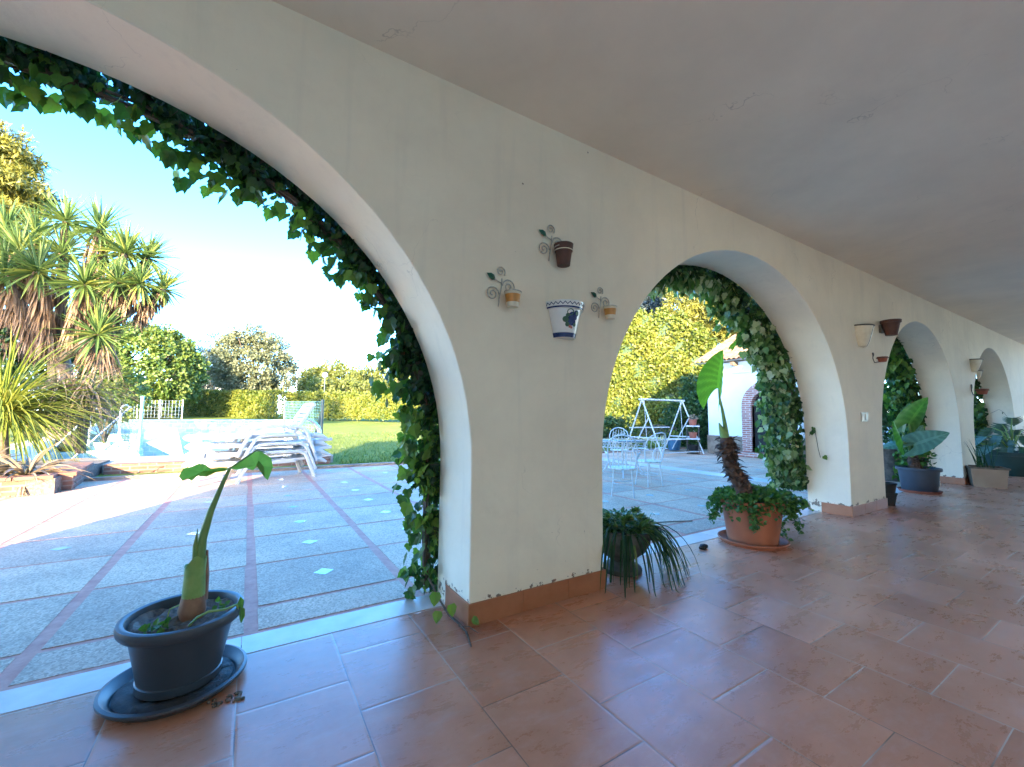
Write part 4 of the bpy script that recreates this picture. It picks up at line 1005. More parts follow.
for k in range(26):
    a0 = random.uniform(0, 6.28); mb.blade((random.uniform(-.1, .1), random.uniform(-.1, .1), .3), (math.cos(a0) * .3, math.sin(a0) * .3, 1), random.uniform(.3, .7), .012, .5, 6, tint=random.random() * .6)
mb.build('wispy_plant', 'spider', t)
PM = (14.2, 2.1, 0); off = PM
t = thing('potted_monstera', 'dark green tub with a bluish split-leaf monstera under the farthest visible arch', 'potted plant', off)
mb = MB(); mb.lathe([(0, 0), (.40, 0), (.41, .01), (.47, .42), (.51, .425), (.515, .50), (.48, .50), (.46, .42), (0, .40)], 40); mb.build('pot', 'darkgreen_plastic', t, smooth=True)
mb = MB(); mb.lathe([(0, .43), (.46, .41)], 24); mb.build('soil', 'soil', t)
def split_leaf(parent, c, ax, side, L, off):
    """monstera blade: a midrib with fingers separated by slits"""
    ax = np.array(ax, float); ax /= np.linalg.norm(ax); side = np.array(side, float); side -= ax * (ax @ side); side /= np.linalg.norm(side); nn = np.cross(ax, side)
    mb = MB()
    for sgn in (-1, 1):
        for k in range(7):
            u0 = k / 7; w = .52 * L * math.sin(math.pi * (.25 + .68 * u0)) ** .8
            b0 = c + ax * L * (u0 - .02); b1 = c + ax * L * (u0 + .15)
            d = side * sgn * .9 + ax * (.25 + .5 * u0) - nn * .25; d /= np.linalg.norm(d)
            m0 = b0 + d * w * .6 + ax * (-.02) * L; m1 = b1 + d * w * .55 - ax * .035 * L; e0 = b0 + d * w - nn * .06 * L; e1 = b0 + d * w * .97 + ax * .07 * L - nn * .06 * L
            mb.add([b0, m0, e0, e1, m1, b1], [(0, 1, 4, 5), (1, 2, 3, 4)], tint=.5 + .2 * (k % 2))
    mb.build('leaf', 'monstera', parent, off=off)
cr = np.array(PM) + np.array([0, 0, .5])
for k, (px, py, dd) in enumerate([(1012, 418, .2), (1004, 432, -.2), (985, 437, -.3), (993, 428, 0), (1002, 424, .1), (1014, 430, 0), (1022, 436, -.2), (1008, 440, -.4), (990, 446, -.5), (1020, 447, -.4), (998, 436, -.4), (1030, 428, 0)]):
    e = at(px, py, 9.6 + dd); mid = (cr + e) / 2 + np.array([0, 0, .18])
    mb = MB(); mb.tube([cr, mid, e], [.02, .015, .01], 6); sk_ = mb.build('leaf_stalk', 'stalk', t, off=off, smooth=True)
    d = e - cr; d[2] = -.45; split_leaf(sk_, e, d / np.linalg.norm(d) , np.cross(d, (0, 0, 1)), .36, off)

# ------------------------------------------------------------------ things outside: left garden
# brick retaining kerb and planter
def brick_wall(label, pts, h, w, mat='brick_low', cap=True):
    p0 = np.array(pts[0]); t = thing('garden_wall', label, 'garden wall', (p0[0], p0[1], PZ))
    for i in range(len(pts) - 1):
        a = np.array(pts[i]); b = np.array(pts[i + 1]); L = np.linalg.norm(b - a); ang = math.atan2(b[1] - a[1], b[0] - a[0]); c = (a + b) / 2 - p0
        mb = MB(); mb.box((c[0], c[1], h / 2), (L, w, h), rz=ang); mb.build('brickwork', mat, t)
        if cap:
            mb = MB(); nb_ = max(1, int(L / .38)); d = (b - a) / L
            for k in range(nb_):
                q = a - p0 + d * (k + .5) * L / nb_
                mb.box((q[0], q[1], h + .028), (L / nb_ - .012, w + .07, .05 + random.uniform(-.006, .006)), rz=ang + random.uniform(-.02, .02))
            mb.build('cap_tiles', 'cap_tile', t, bevel=.006)
    return t
brick_wall('low brick planter wall with clay cap tiles at the left edge of the patio', [(-6.6, 8.75), (-2.45, 9.2)], .22, .24)
brick_wall('short brick end of the planter wall sloping back to the pool terrace', [(-2.42, 9.33), (-2.62, 11.1)], .22, .24)
brick_wall('low brick kerb wall below the pool coping behind the loungers', [(-2.35, 11.35), (1.75, 11.3)], .2, .22, cap=False)
# planter soil
mb = MB(); mb.box2((-8, 9.05, -.1), (-2.42, 12, .20)); tag(mb.build('planting_bed', 'soil'), kind='structure')
# pool
pool = thing('swimming_pool', 'empty swimming pool with white and turquoise walls behind the low brick kerb', 'swimming pool', (-1.7, 17, .1)); off = (-1.7, 17, .1)
CZ = .16; FZ = .82
mb = MB()
mb.box2((PX0 - .1, 11.45, -.1), (PX1 + .1, 13.1, CZ)); mb.build('near_coping', 'coping', pool, off=off)
def sidez(y): return CZ + (FZ - CZ) * (y - 13.1) / (24 - 13.1)
def prism_y(mb, x0, x1, y0, y1, zb, za0, za1, mat=0):
    V = [(x0, y0, zb), (x1, y0, zb), (x1, y1, zb), (x0, y1, zb), (x0, y0, za0), (x1, y0, za0), (x1, y1, za1), (x0, y1, za1)]
    mb.add(V, [(3, 2, 1, 0), (4, 5, 6, 7), (0, 1, 5, 4), (1, 2, 6, 5), (2, 3, 7, 6), (3, 0, 4, 7)], mat)
mb = MB(); prism_y(mb, PX0 - .1, PX0 + .4, 13.1, 24, -1.6, CZ, .6); mb.build('side_wall', 'pool_white', pool, off=off); mb = MB(); prism_y(mb, PX1 - .35, PX1 + .1, 13.1, 24, -1.6, CZ, .6)
mb.build('side_wall', 'pool_white', pool, off=off)
mb = MB(); mb.box2((PX0 - .1, 24, -1.6), (PX1 + .1, 24.5, FZ)); mb.build('far_wall', 'pool_tile', pool, off=off)
mb = MB(); mb.box2((PX0 - .1, 23.9, FZ), (PX1 + .1, 25.1, FZ + .05)); mb.build('far_coping', 'pool_white', pool, off=off)
mb = MB(); mb.box2((PX0 + .4, 13.1, -1.6), (PX1 - .35, 24, -1.5)); mb.box2((PX0 + .4, 13.1, -1.5), (PX1 - .35, 13.15, CZ - .01)); mb.build('basin_floor', 'pool_tile', pool, off=off)
mb = MB()
for k in range(6): mb.box2((PX0 + .4, 16.5 + .55 * k, -1.5), (-2.6 - .12 * k, 17.05 + .55 * k, -.75 + .24 * k))
mb.build('steps', 'pool_green', pool, off=off)
# handrails
def handrail(label, p, size, rz):
    t = thing('pool_handrail', label, 'handrail', p, rz)
    mb = MB(); L, H = size
    mb.tube([(0, 0, -.35), (0, 0, H - .1), (.03, 0, H - .03), (.12, 0, H), (.2, 0, H - .05), (L, 0, -.75)], .028, 8); mb.build('rail', 'steel', t, smooth=True)
p = at(120, 424, 12.0)
handrail('steel handrail sloping down into the pool steps, nearer the teal post', (p[0], p[1], .55), (-1.0, .85), 0)
p = at(90, 424, 12.6)
handrail('steel handrail sloping into the pool, left one half hidden by dry fronds', (p[0], p[1], .5), (-1.0, .95), 0)
p = at(304, 430, 9.9)
t = thing('pool_ladder', 'curved steel ladder rail behind the right end of the lounger stack', 'pool ladder', (p[0], p[1], .16))
a = np.linspace(0, math.pi, 14)
for dy in (0, .4):
    mb = MB(); mb.tube([(-.36, dy, 0)] + [(-.36 * math.cos(q), dy, .55 + .36 * math.sin(q)) for q in a] + [(.36, dy, .15)], .025, 8); mb.build('rail', 'steel', t, smooth=True)
# teal post and wire fence
def post(label, p, h, r, mat, rz=0):
    t = thing('fence_post', label, 'post', p)
    mb = MB(); mb.tube([(0, 0, 0), (0, 0, h)], r, 10); sh_ = mb.build('shaft', mat, t, smooth=True); mb = MB(); mb.lathe([(r * 1.3, h), (r * 1.3, h + .03), (0, h + .045)], 10); mb.build('cap', mat, sh_, smooth=True); return t
p = at(138, 459, 10.4); post('slim teal post standing on the pool coping', (p[0], max(p[1], 11.6), CZ), 1.40, .035, 'teal_post')
def wire_fence(label, a, b, h, nx, nz, mat, postmat, nposts, r=.006, name='wire_fence'):
    a = np.array(a, float); b = np.array(b, float); t = thing(name, label, 'fence', a)
    mb = MB()
    for k in range(nz + 1): mb.tube([(0, 0, .05 + h * k / nz), tuple(b - a + np.array([0, 0, .05 + h * k / nz]))], r, 4)
    for k in range(nx + 1):
        q = (b - a) * k / nx; mb.tube([q + np.array([0, 0, .05]), q + np.array([0, 0, .05 + h])], r, 4)
    mb.build('mesh', mat, t)
    for k in range(nposts):
        q = (b - a) * k / max(1, nposts - 1); mb = MB(); mb.tube([q, q + np.array([0, 0, h + .1])], .035, 8); mb.build('post', postmat, t, smooth=True)
    return t
q0 = at(92, 417, 24.5); q1 = at(182, 417, 24.5)
wire_fence('low welded wire fence along the far side of the pool', (q0[0], q0[1], .84), (q1[0], q1[1], .84), 1.0, 26, 5, 'steel', 'steel', 5, .010)
q0 = at(284, 425, 12.5); q1 = at(321, 440, 10.4)
zf = .25
t = wire_fence('turquoise mesh screen fence behind the raised lounger backrest', (q0[0], q0[1], zf + .05), (q1[0], q1[1], zf), 1.2, 26, 16, 'teal_post', 'dark_post', 2, .0028, 'mesh_screen')
mb = MB(); d = (np.array(q1) - np.array(q0)); d[2] = 0; mb.tube([d + np.array([0, 0, 1.0]), d * .75 + np.array([0, -.35, 0])], .03, 8); mb.build('brace', 'dark_post', t, smooth=True)

# loungers
def make_lounger(label, raised=False):
    t = thing('sun_lounger', label, 'sun lounger', (0, 0, 0), 0, 'white resin loungers stacked by the pool')
    w = .62
    prof = [(-1.25, .335), (-1.1, .35), (-.6, .345), (-.1, .325), (.30, .34)]
    def slats(x0, x1, zf, n, mb, gap=.3, loc=None):
        dx = (x1 - x0) / n
        for k in range(n):
            xc = x0 + dx * (k + .5); mb.box((xc, 0, zf(xc)), (dx * (1 - gap), w - .10, .022))
    fz = lambda x: float(np.interp(x, [q[0] for q in prof], [q[1] for q in prof]))
    mb = MB(); slats(-1.22, .28, fz, 15, mb)
    mb.build('seat', 'white_plastic', t, bevel=.004)
    for sy in (-1, 1):
        mb = MB(); pts = [(x_, sy * (w / 2 - .03), z_) for x_, z_ in [(-1.28, .30)] + prof + [(.34, .34)]]
        for i in range(len(pts) - 1):
            a = np.array(pts[i]); b = np.array(pts[i + 1]); L = np.linalg.norm(b - a); an_ = -math.atan2(b[2] - a[2], b[0] - a[0])
            rot = np.array([[math.cos(an_), 0, math.sin(an_)], [0, 1, 0], [-math.sin(an_), 0, math.cos(an_)]])
            mb.box((a + b) / 2, (L + .02, .06, .075), rot=rot)
        mb.build('side_rail', 'white_plastic', t, bevel=.012)
        # arm-and-leg arch: a broad flat ribbon
        path = [(-.62, 0.0), (-.55, .16), (-.46, .34), (-.40, .45), (-.30, .50), (-.1, .515), (.2, .515), (.38, .505), (.48, .46), (.54, .36), (.62, .16), (.68, 0.0)]
        mb = MB()
        for i in range(len(path) - 1):
            a = np.array([path[i][0], sy * (w / 2 + .045), path[i][1]]); b = np.array([path[i + 1][0], sy * (w / 2 + .045), path[i + 1][1]]); L = np.linalg.norm(b - a); an_ = -math.atan2(b[2] - a[2], b[0] - a[0])
            rot = np.array([[math.cos(an_), 0, math.sin(an_)], [0, 1, 0], [-math.sin(an_), 0, math.cos(an_)]])
            mb.box((a + b) / 2, (L + .022, .085, .055), rot=rot)
        mb.build('arm_leg', 'white_plastic', t, bevel=.014)
        mb = MB(); mb.tube([(-1.15, sy * (w / 2 - .03), .33), (-1.18, sy * (w / 2 - .02), .0)], [.04, .03], 10); mb.build('foot_leg', 'white_plastic', t, smooth=True)
        mb = MB(); mb.tube([(.66, sy * (w / 2 - .02), .35), (.80, sy * (w / 2 - .02), .33), (.93, sy * (w / 2 - .02), .27)], [.045, .05, .02], 8); mb.build('wheel_end', 'white_plastic', t, smooth=True)
    mb = MB(); L = .72; an_ = R_(58) if raised else R_(4)
    for k in range(8):
        q = .03 + L * (k + .5) / 8; mb.box((.30 + q * math.cos(an_), 0, .35 + q * math.sin(an_)), (L / 8 * .72, w - .1, .022), rot=[[math.cos(an_), 0, -math.sin(an_)], [0, 1, 0], [math.sin(an_), 0, math.cos(an_)]])
    for sy in (-1, 1): mb.box((.30 + L / 2 * math.cos(an_), sy * (w / 2 - .05), .35 + L / 2 * math.sin(an_)), (L, .06, .05), rot=[[math.cos(an_), 0, -math.sin(an_)], [0, 1, 0], [math.sin(an_), 0, math.cos(an_)]])
    mb.build('backrest', 'white_plastic', t, bevel=.006)
    return t
LL = ['white resin lounger at the bottom of the stack, its legs on the patio', 'white resin lounger second from the bottom of the stack', 'white resin lounger third from the bottom, just under the top one', 'white resin lounger on top of the stack with its backrest raised']
lc = at(270, 474, 8.0); LX, LY = lc[0], lc[1]
proto = make_lounger(LL[0])
LRZ = R_(14)
proto.location = (LX, LY, PZ); proto.rotation_euler.z = LRZ
for k in (1, 2):
    c = copy_tree(proto); c['label'] = LL[k]; c.location = (LX + .012 * k, LY + .01 * k, PZ + .155 * k); c.rotation_euler.z = LRZ + R_(1.2 * (-1) ** k)
tp = make_lounger(LL[3], True); tp.location = (LX - .01, LY, PZ + .155 * 3); tp.rotation_euler.z = LRZ - R_(.8)

# ------------------------------------------------------------------ vegetation
def crown_leaves(mb, c, rad, nclump, per, cl_r, leaf, tmpl=DIAM, r=None, flat=0.0, hollow=.55, up=.35, tintlo=0.0, tinthi=1.0, wob=.18, mat=0):
    r = r or rng; c = np.array(c, float); rad = np.array(rad, float)
    d = r.normal(size=(nclump, 3)); d /= np.linalg.norm(d, axis=1, keepdims=True)
    if flat: d[:, 2] = np.where(d[:, 2] < -flat, -flat * r.random(nclump), d[:, 2])
    q = (hollow + (1 - hollow) * r.random(nclump) ** .6) * (1 + wob * np.sin(5 * d[:, 0] + 3 * d[:, 2] + c[0]) * np.sin(4 * d[:, 1] + c[1]) + r.normal(0, wob * .5, nclump))
    cc = c + d * rad * q[:, None]
    ti = r.beta(2, 2, nclump)
    idx = np.repeat(np.arange(nclump), per); n = len(idx)
    o = r.normal(size=(n, 3)); o /= np.linalg.norm(o, axis=1, keepdims=True); o *= (r.random(n) ** .5)[:, None]
    P = cc[idx] + o * cl_r * r.uniform(.6, 1.2, nclump)[idx][:, None] * np.array([1, 1, .75])
    nn = o * .6 + d[idx] * .5 + np.array([0, 0, up]) + r.normal(0, .5, (n, 3))
    U = r.normal(size=(n, 3)) + d[idx] * .4 + np.array([0, 0, -.2])
    mb.leaves(P, nn, U, leaf * r.uniform(.6, 1.3, n), tmpl, np.clip(tintlo + (tinthi - tintlo) * (ti[idx] * .6 + r.random(n) * .4), 0, 1), mat)
    return cc
def tree(name, label, base, c, rad, mat, nclump, per, cl_r, leaf, trunk_r=.18, tmpl=DIAM, group=None, seed=0, **kw):
    r = np.random.default_rng(seed + 100); base = np.array(base, float); t = thing(name, label, 'tree', base, 0, group)
    mb = MB(); cc = crown_leaves(mb, c, rad, nclump, per, cl_r, leaf, tmpl, r, **kw)
    mb.build('crown', mat, t, off=base)
    mb = MB(); c = np.array(c, float); fork = base * .45 + c * .55; fork[2] = base[2] + (c[2] - base[2]) * .6
    mid = (base + fork) / 2 + r.normal(0, .1, 3) * np.array([1, 1, 0])
    mb.tube([base - np.array([0, 0, .1]), mid, fork], [trunk_r, trunk_r * .8, trunk_r * .6], 8)
    for k in r.choice(len(cc), min(14, len(cc)), replace=False):
        e = cc[k]; m_ = (fork + e) / 2 + r.normal(0, .12, 3) * rad; mb.tube([fork, m_ * .6 + fork * .2 + e * .2, e], [trunk_r * .45, trunk_r * .25, trunk_r * .08], 5)
    mb.build('trunk', 'bark', t, off=base, smooth=True)
    return t
def gz_(p): return (p[0], p[1], tz(p[0], p[1]))
def hedge(name, label, a, b, h, w, mat, n, leaf, z0=None, wob=.12, corr=True, tmpl=DIAM, seed=1, cat='hedge', tops=None):
    """clipped hedge: shell of leaves round a solid dark core; tops = list of (u, height)"""
    r = np.random.default_rng(seed); a = np.array(a, float); b = np.array(b, float); L = np.linalg.norm((b - a)[:2]); d = (b - a) / L; s_ = np.array([d[1], -d[0], 0])
    z0 = a[2] if z0 is None else z0; base = (a[0], a[1], z0); t = thing(name, label, cat, base)
    hfun = (lambda u: np.full_like(u, h)) if tops is None else (lambda u: np.interp(u, [q[0] for q in tops], [q[1] for q in tops]))
    u = r.random(n); face = r.random(n); hh = hfun(u)
    z = r.random(n) * hh; y = np.full(n, w / 2) * np.where(face < .62, 1, -1) ; 
    top = face > .72; z[top] = hh[top]; y[top] = r.uniform(-w / 2, w / 2, top.sum())
    bumpv = wob * (np.sin(u * L * 2.3 + z * 2) + np.sin(u * L * 5.1 - z * 3.3) + r.normal(0, .7, n))
    y = y + np.sign(y) * bumpv * .5; z = np.maximum(z + top * bumpv * .6, .02)
    P = a[None, :] * 1 + d[None, :] * (u * L)[:, None] + s_[None, :] * y[:, None]; P[:, 2] = z0 + z + (b[2] - a[2]) * u
    nn = s_[None, :] * np.sign(y)[:, None] * np.where(top, .1, 1)[:, None] + np.array([0, 0, 1.0]) * np.where(top, 1, .25)[:, None] + r.normal(0, .5, (n, 3))
    cl = np.sin(u * L * 3.1) * np.sin(z * 3.7 + u * L) * .15 + np.sin(u * L * 1.1 + 2) * np.sin(z * 1.3 + u * 3) * .18
    mb = MB(); mb.leaves(P, nn, r.normal(size=(n, 3)) + np.array([0, 0, -.3]), leaf * r.uniform(.6, 1.3, n), tmpl, np.clip(r.beta(2, 2, n) + cl, 0, 1))
    mb.build('foliage', mat, t, off=base)
    mb = MB(); k = 14; us = np.linspace(0.02, .955, k); hs = hfun(us)  # solid dark core, blocks the view through the leaves
    rows = []
    for i in range(k):
        q = a + d * us[i] * L; zt = max(hs[i] - .12, .1); zb = z0 + (b[2] - a[2]) * us[i]
        rows.append([tuple(q + s_ * sg * (w / 2 - .1) + np.array([0, 0, zz - q[2] + zb])) for sg, zz in ((1, 0), (1, zt), (-1, zt), (-1, 0))])
    mb.grid(rows); mb.add(rows[0], [(0, 1, 2, 3)]); mb.add(rows[-1], [(3, 2, 1, 0)])
    mb.build('branches', 'dark_broad', t, off=base); return t
# clipped hedge at the end of the lawn
q0 = at(60, 417, 33); q1 = at(283, 417, 31); q2 = at(470, 419, 30)
hz = .86
hedge('hedge', 'long clipped hedge closing the lawn behind the pool', (q0[0], q0[1], hz), (q1[0], q1[1], hz), 1.92, 1.2, 'hedge', 17000, .17, seed=2, wob=.05)
hedge('hedge', 'clipped hedge behind the lawn to the right of the turquoise screen', (q1[0] + .2, q1[1] - .3, hz), (q2[0], q2[1], hz), 1.82, 1.2, 'hedge', 13000, .17, seed=3, wob=.05)
# trees behind the hedge
p = at(147, 412, 27); c = at(147, 372, 27)
tree('round_tree', 'dense round-headed green tree behind the far left corner of the pool', gz_(p), c, (2.95, 2.95, 2.9), 'broad', 900, 44, .40, .20, .22, seed=1, hollow=.80, wob=.05)
p = at(254, 415, 35); c = at(254, 366, 35)
tree('olive_tree', 'pale grey-green olive-like tree with a rounded crown behind the hedge', gz_(p), c, (3.2, 3.0, 3.2), 'olive', 620, 44, .52, .20, .25, seed=2, hollow=.5, wob=.10)
p = at(212, 415, 38); c = at(212, 368, 38)
tree('conifer_tree', 'bluish dark conifer between the round tree and the pale tree', gz_(p), c, (1.9, 1.9, 2.9), 'blue_conifer', 220, 44, .5, .30, .2, seed=3, tmpl=NEEDLE, hollow=.3, wob=.25)
for k, (px, py, dep, rx, rz, lab) in enumerate([(318, 381, 48, 2.6, 1.5, 'low yellow-green tree crown left of the globe lamp beyond the hedge'), (338, 379, 52, 3.2, 2.4, 'taller yellow-green tree right of the globe lamp beyond the hedge'), (365, 384, 50, 3.4, 2.0, 'broad yellow-green tree beside the pale far house'), (392, 380, 54, 3.6, 2.6, 'yellow-green tree partly hidden by the ivy of the near arch'), (350, 391, 44, 4.5, 1.2, 'bright low shrubbery showing just above the right hedge')]):
    c = at(px, py, dep); p = gz_(c)
    tree('acacia_tree', lab, p, c, (rx, rx, rz), 'acacia', 190, 34, .6, .28, .16, seed=20 + k, hollow=.45, group='yellow-green trees beyond the hedge', wob=.2)
# far house
c = at(375, 384, 62); t = thing('far_house', 'small pale house far behind the hedge among yellow-green trees', 'house', (c[0], c[1], 1.0), .3)
mb = MB(); mb.box2((-5, -3, 0), (5, 3, 4.2)); mb.build('wall', 'white_wall', t)
mb = MB(); mb.add([(-5.4, -3.4, 4.2), (5.4, -3.4, 4.2), (5.4, 3.4, 4.2), (-5.4, 3.4, 4.2), (-4, 0, 5.6), (4, 0, 5.6)], [(0, 1, 5, 4), (2, 3, 4, 5), (1, 2, 5), (3, 0, 4), (3, 2, 1, 0)]); mb.build('roof', 'roof_tile', t)
for x_ in (-3, 0, 3):
    mb = MB(); mb.box2((x_ - .5, -3.04, 1.6), (x_ + .5, -2.99, 3.0)); mb.build('window', 'glass_dark', t)
c = at(200, 388, 60); t = thing('far_house', 'pinkish house glimpsed behind the bluish conifer', 'house', (c[0], c[1], 1.0), -.2)
mb = MB(); mb.box2((-3.5, -3, 0), (3.5, 3, 5.0)); mb.build('wall', 'white_wall', t)
mb = MB(); mb.add([(-3.9, -3.4, 5), (3.9, -3.4, 5), (3.9, 3.4, 5), (-3.9, 3.4, 5), (-2.6, 0, 6.4), (2.6, 0, 6.4)], [(0, 1, 5, 4), (2, 3, 4, 5), (1, 2, 5), (3, 0, 4), (3, 2, 1, 0)]); mb.build('roof', 'roof_tile', t)
for x_ in (-1.6, 1.6):
    mb = MB(); mb.box2((x_ - .5, -3.04, 2.6), (x_ + .5, -2.99, 4.0)); mb.build('window', 'glass_dark', t)
# lamp posts and mast
def globe_lamp(label, px, py, dep):
    c = at(px, py, dep); z0 = tz(c[0], c[1]); t = thing('garden_lamp', label, 'lamp post', (c[0], c[1], z0), 0, 'globe lamps beyond the hedge'); H = c[2] - z0
    mb = MB(); mb.tube([(0, 0, 0), (0, 0, H - .2)], .055, 8); mb.lathe([(.09, H - .2), (.12, H - .16), (.06, H - .14)], 12); mb.build('pole', 'dark_post', t, smooth=True)
    mb = MB(); mb.lathe([(.0, H - .2)] + [(.24 * math.sin(q), H - .24 * math.cos(q)) for q in np.linspace(.3, math.pi, 12)], 18); mb.build('globe', 'globe', t, smooth=True)
globe_lamp('garden lamp with a white globe right of the pale tree', 287, 374, 36)
globe_lamp('garden lamp with a white globe in front of the yellow-green trees', 325, 375, 37)
c = at(298, 362, 46); z0 = tz(c[0], c[1]); t = thing('mast', 'thin bare mast rising behind the hedge between the two globe lamps', 'mast', (c[0], c[1], z0)); mb = MB(); mb.tube([(0, 0, 0), (0, 0, c[2] - z0)], [.07, .04], 8); mb.build('pole', 'steel', t)
# pine at upper left
def pine_tree(label, base, clumps, mat, trunk_r, seed, leaf=.30, per=120, group=None):
    r = np.random.default_rng(seed); base = np.array(base, float); t = thing('pine_tree', label, 'tree', base, 0, group)
    mb = MB(); tr_ = MB(); top = np.mean([c for c, _ in clumps], axis=0)
    tr_.tube([base, base * .6 + top * .4 + np.array([.2, 0, 0]), top], [trunk_r, trunk_r * .8, trunk_r * .4], 8)
    for c, rr in clumps:
        c = np.array(c)
        crown_leaves(mb, c, np.array([rr, rr, rr * .62]), int(40 * rr), per // 3, .42, leaf, NEEDLE, r, hollow=.3, up=.6, wob=.25)
        s0 = base + (top - base) * min(.97, max(.3, (c[2] - 1.2 - base[2]) / (top[2] - base[2] + .01))); tr_.tube([s0, (s0 + c) / 2 + r.normal(0, .2, 3), c], [trunk_r * .4, trunk_r * .25, .03], 6)
    mb.build('crown', mat, t, off=base); tr_.build('trunk', 'bark', t, off=base, smooth=True)
dP = 21
cl = [(at(px, py, dP + dd), rr) for px, py, dd, rr in [(2, 150, 0, 1.3), (12, 160, .5, 1.2), (-12, 135, 0, 1.5), (10, 178, -.5, 1.1), (-5, 195, 0, 1.4), (16, 208, .3, .95), (28, 205, .8, .8), (0, 215, -.4, 1.3), (-30, 170, 0, 1.9), (-40, 210, .5, 1.6), (40, 196, 1.2, .6), (-50, 130, 1, 1.8), (-70, 190, 1, 1.8)]]
b_ = at(-60, 415, dP); pine_tree('tall golden-lit pine at the upper left above the yucca', gz_(b_), cl, 'pine', .35, 5, .34, 150)

cl = [((-13.5 + dx, 7.0 + dy, 7.6 + dz), rr) for dx, dy, dz, rr in [(0, 0, 0, 1.7), (1.3, .6, -.6, 1.4), (-1.3, .4, .5, 1.5), (.5, -1, 1.2, 1.4), (1.8, -.4, .9, 1.1), (-.6, 1.2, -.9, 1.3), (2.2, 1.0, -1.6, 1.0)]]  # out-of-view pine, added for the shade it throws on the yucca
pine_tree('unseen pine added left of the brick planter to shade the yucca', (-13.6, 7.0, -.1), cl, 'pine', .3, 77, .34, 150)
# ------------------------------------------------------------------ yucca tree with many heads
dY = 13.0
b_ = at(66, 430, dY); b_ = np.array([b_[0], b_[1], tz(b_[0], b_[1])])
yu = thing('yucca_tree', 'big branching yucca with spiky heads and shaggy dead-leaf skirts left of the pool', 'tree', b_)
heads = [(6, 232, .5, 1.05), (20, 252, 0, 1.1), (66, 222, .3, .95), (100, 230, 0, 1.0), (126, 254, -.3, 1.0), (148, 258, .3, .85), (85, 285, -.9, 1.05), (38, 272, -.7, 1.1), (4, 275, -.5, 1.1), (104, 256, .2, .95), (62, 254, .2, 1.0), (-20, 262, 0, 1.1), (164, 290, 0, .75), (140, 284, -.5, .85), (98, 335, -1.0, 1.0), (36, 236, .6, .95), (-40, 280, 0, 1.1), (118, 282, -.7, .8)]
trk = MB(); bas = np.array(b_)
hub = at(58, 352, dY + .5); hub2 = at(62, 385, dY + .4)
trk.tube([bas - np.array([0, 0, .2]), hub2, hub], [.42, .32, .25], 12)
skirt_all = []
for k, (px, py, dd, sc) in enumerate(heads):
    c = at(px, py, dY + dd); d0 = c - hub; d0 /= np.linalg.norm(d0); dirn = d0 * .55 + np.array([0, 0, .7]); dirn /= np.linalg.norm(dirn)
    trk.tube([hub - np.array([0, 0, .3]), (hub + c) / 2 + np.array([0, 0, -.15]), c], [.13, .11, .09], 7)
    mb = MB(); m = 92
    for i in range(m):
        el = random.uniform(-.75, 1.4); az = i * 2.399 + k
        u1 = np.cross(dirn, (0, 0, 1.0)); u1 = u1 / np.linalg.norm(u1) if np.linalg.norm(u1) > .05 else np.array([1., 0, 0]); u2 = np.cross(dirn, u1)
        d = dirn * math.sin(el) + (u1 * math.cos(az) + u2 * math.sin(az)) * math.cos(el)
        mb.blade(c + d * .05, d, sc * random.uniform(.85, 1.15), .068 * sc, random.uniform(.15, .6), 4, tint=min(1, max(0, random.gauss(.5, .25))), fold=.35)
    mb.build('leaf_rosette', 'yucca', yu, off=b_)
    if py > 226 and k not in (14,):
        mb = MB(); Ls = min(random.uniform(1.9, 2.8) * sc, float(np.linalg.norm(hub - c)) * 1.0)
        ax_ = (hub - c); ax_ /= np.linalg.norm(ax_); ax_ = ax_ * .8 + np.array([0, 0, -.3])
        for i in range(210):
            s_ = random.random() ** .8; q = c + ax_ * Ls * s_ * .85; a0 = random.uniform(0, 6.28)
            d = np.array([math.cos(a0) * .32, math.sin(a0) * .32, -1.0])
            mb.blade(q + np.array([math.cos(a0), math.sin(a0), 0]) * .14 * sc, d, random.uniform(.4, .75) * sc, .05, .6, 3, tint=random.random(), fold=.2)
        mb.build('dead_leaf_skirt', 'dead_leaf', yu, off=b_)
trk.build('trunk', 'bark', yu, off=b_, smooth=True)
mb = MB()   # grey drooping skirt low down on the right branch
c = at(100, 350, dY - .8)
for i in range(130):
    a0 = random.uniform(0, 6.28); mb.blade(c + np.array([math.cos(a0) * .2, math.sin(a0) * .2, random.uniform(-.3, .3)]), (math.cos(a0) * .7, math.sin(a0) * .7, -.6), random.uniform(.5, .9), .05, 1.2, 4, tint=random.random(), fold=.2)
mb.build('dead_leaf_skirt', 'dead_leaf', yu, off=b_)
# dark shrubs under the yucca
def shrub(label, px, py, dep, rad, mat, seed, n=90, leaf=.14, name='shrub', group=None, per=28):
    c = at(px, py, dep); b = np.array([c[0], c[1], max(tz(c[0], c[1]), PZ)]); r = np.random.default_rng(seed); t = thing(name, label, 'shrub', b, 0, group)
    mb = MB(); cc = crown_leaves(mb, c, rad, n, per, .3, leaf, OVAL, r, hollow=.5, wob=.15); mb.build('foliage', mat, t, off=b)
    mb = MB()
    for k in range(8): e = cc[k]; mb.tube([b, (b + e) / 2 + r.normal(0, .1, 3), e], [.04, .025, .01], 5)
    mb.build('branches', 'bark', t, off=b); return t
shrub('dark green shrub under the yucca beside the pool', 108, 395, 13.6, (1.0, 1.0, .9), 'broad', 4)
shrub('dark shrub mass behind the cordyline below the yucca heads', 40, 345, 14.5, (2.0, 1.6, 1.6), 'dark_broad', 5, 160, .18)
shrub('dark shrub filling the left edge behind the cordyline', -20, 370, 13.5, (1.8, 1.2, 1.9), 'dark_broad', 6, 160, .18)
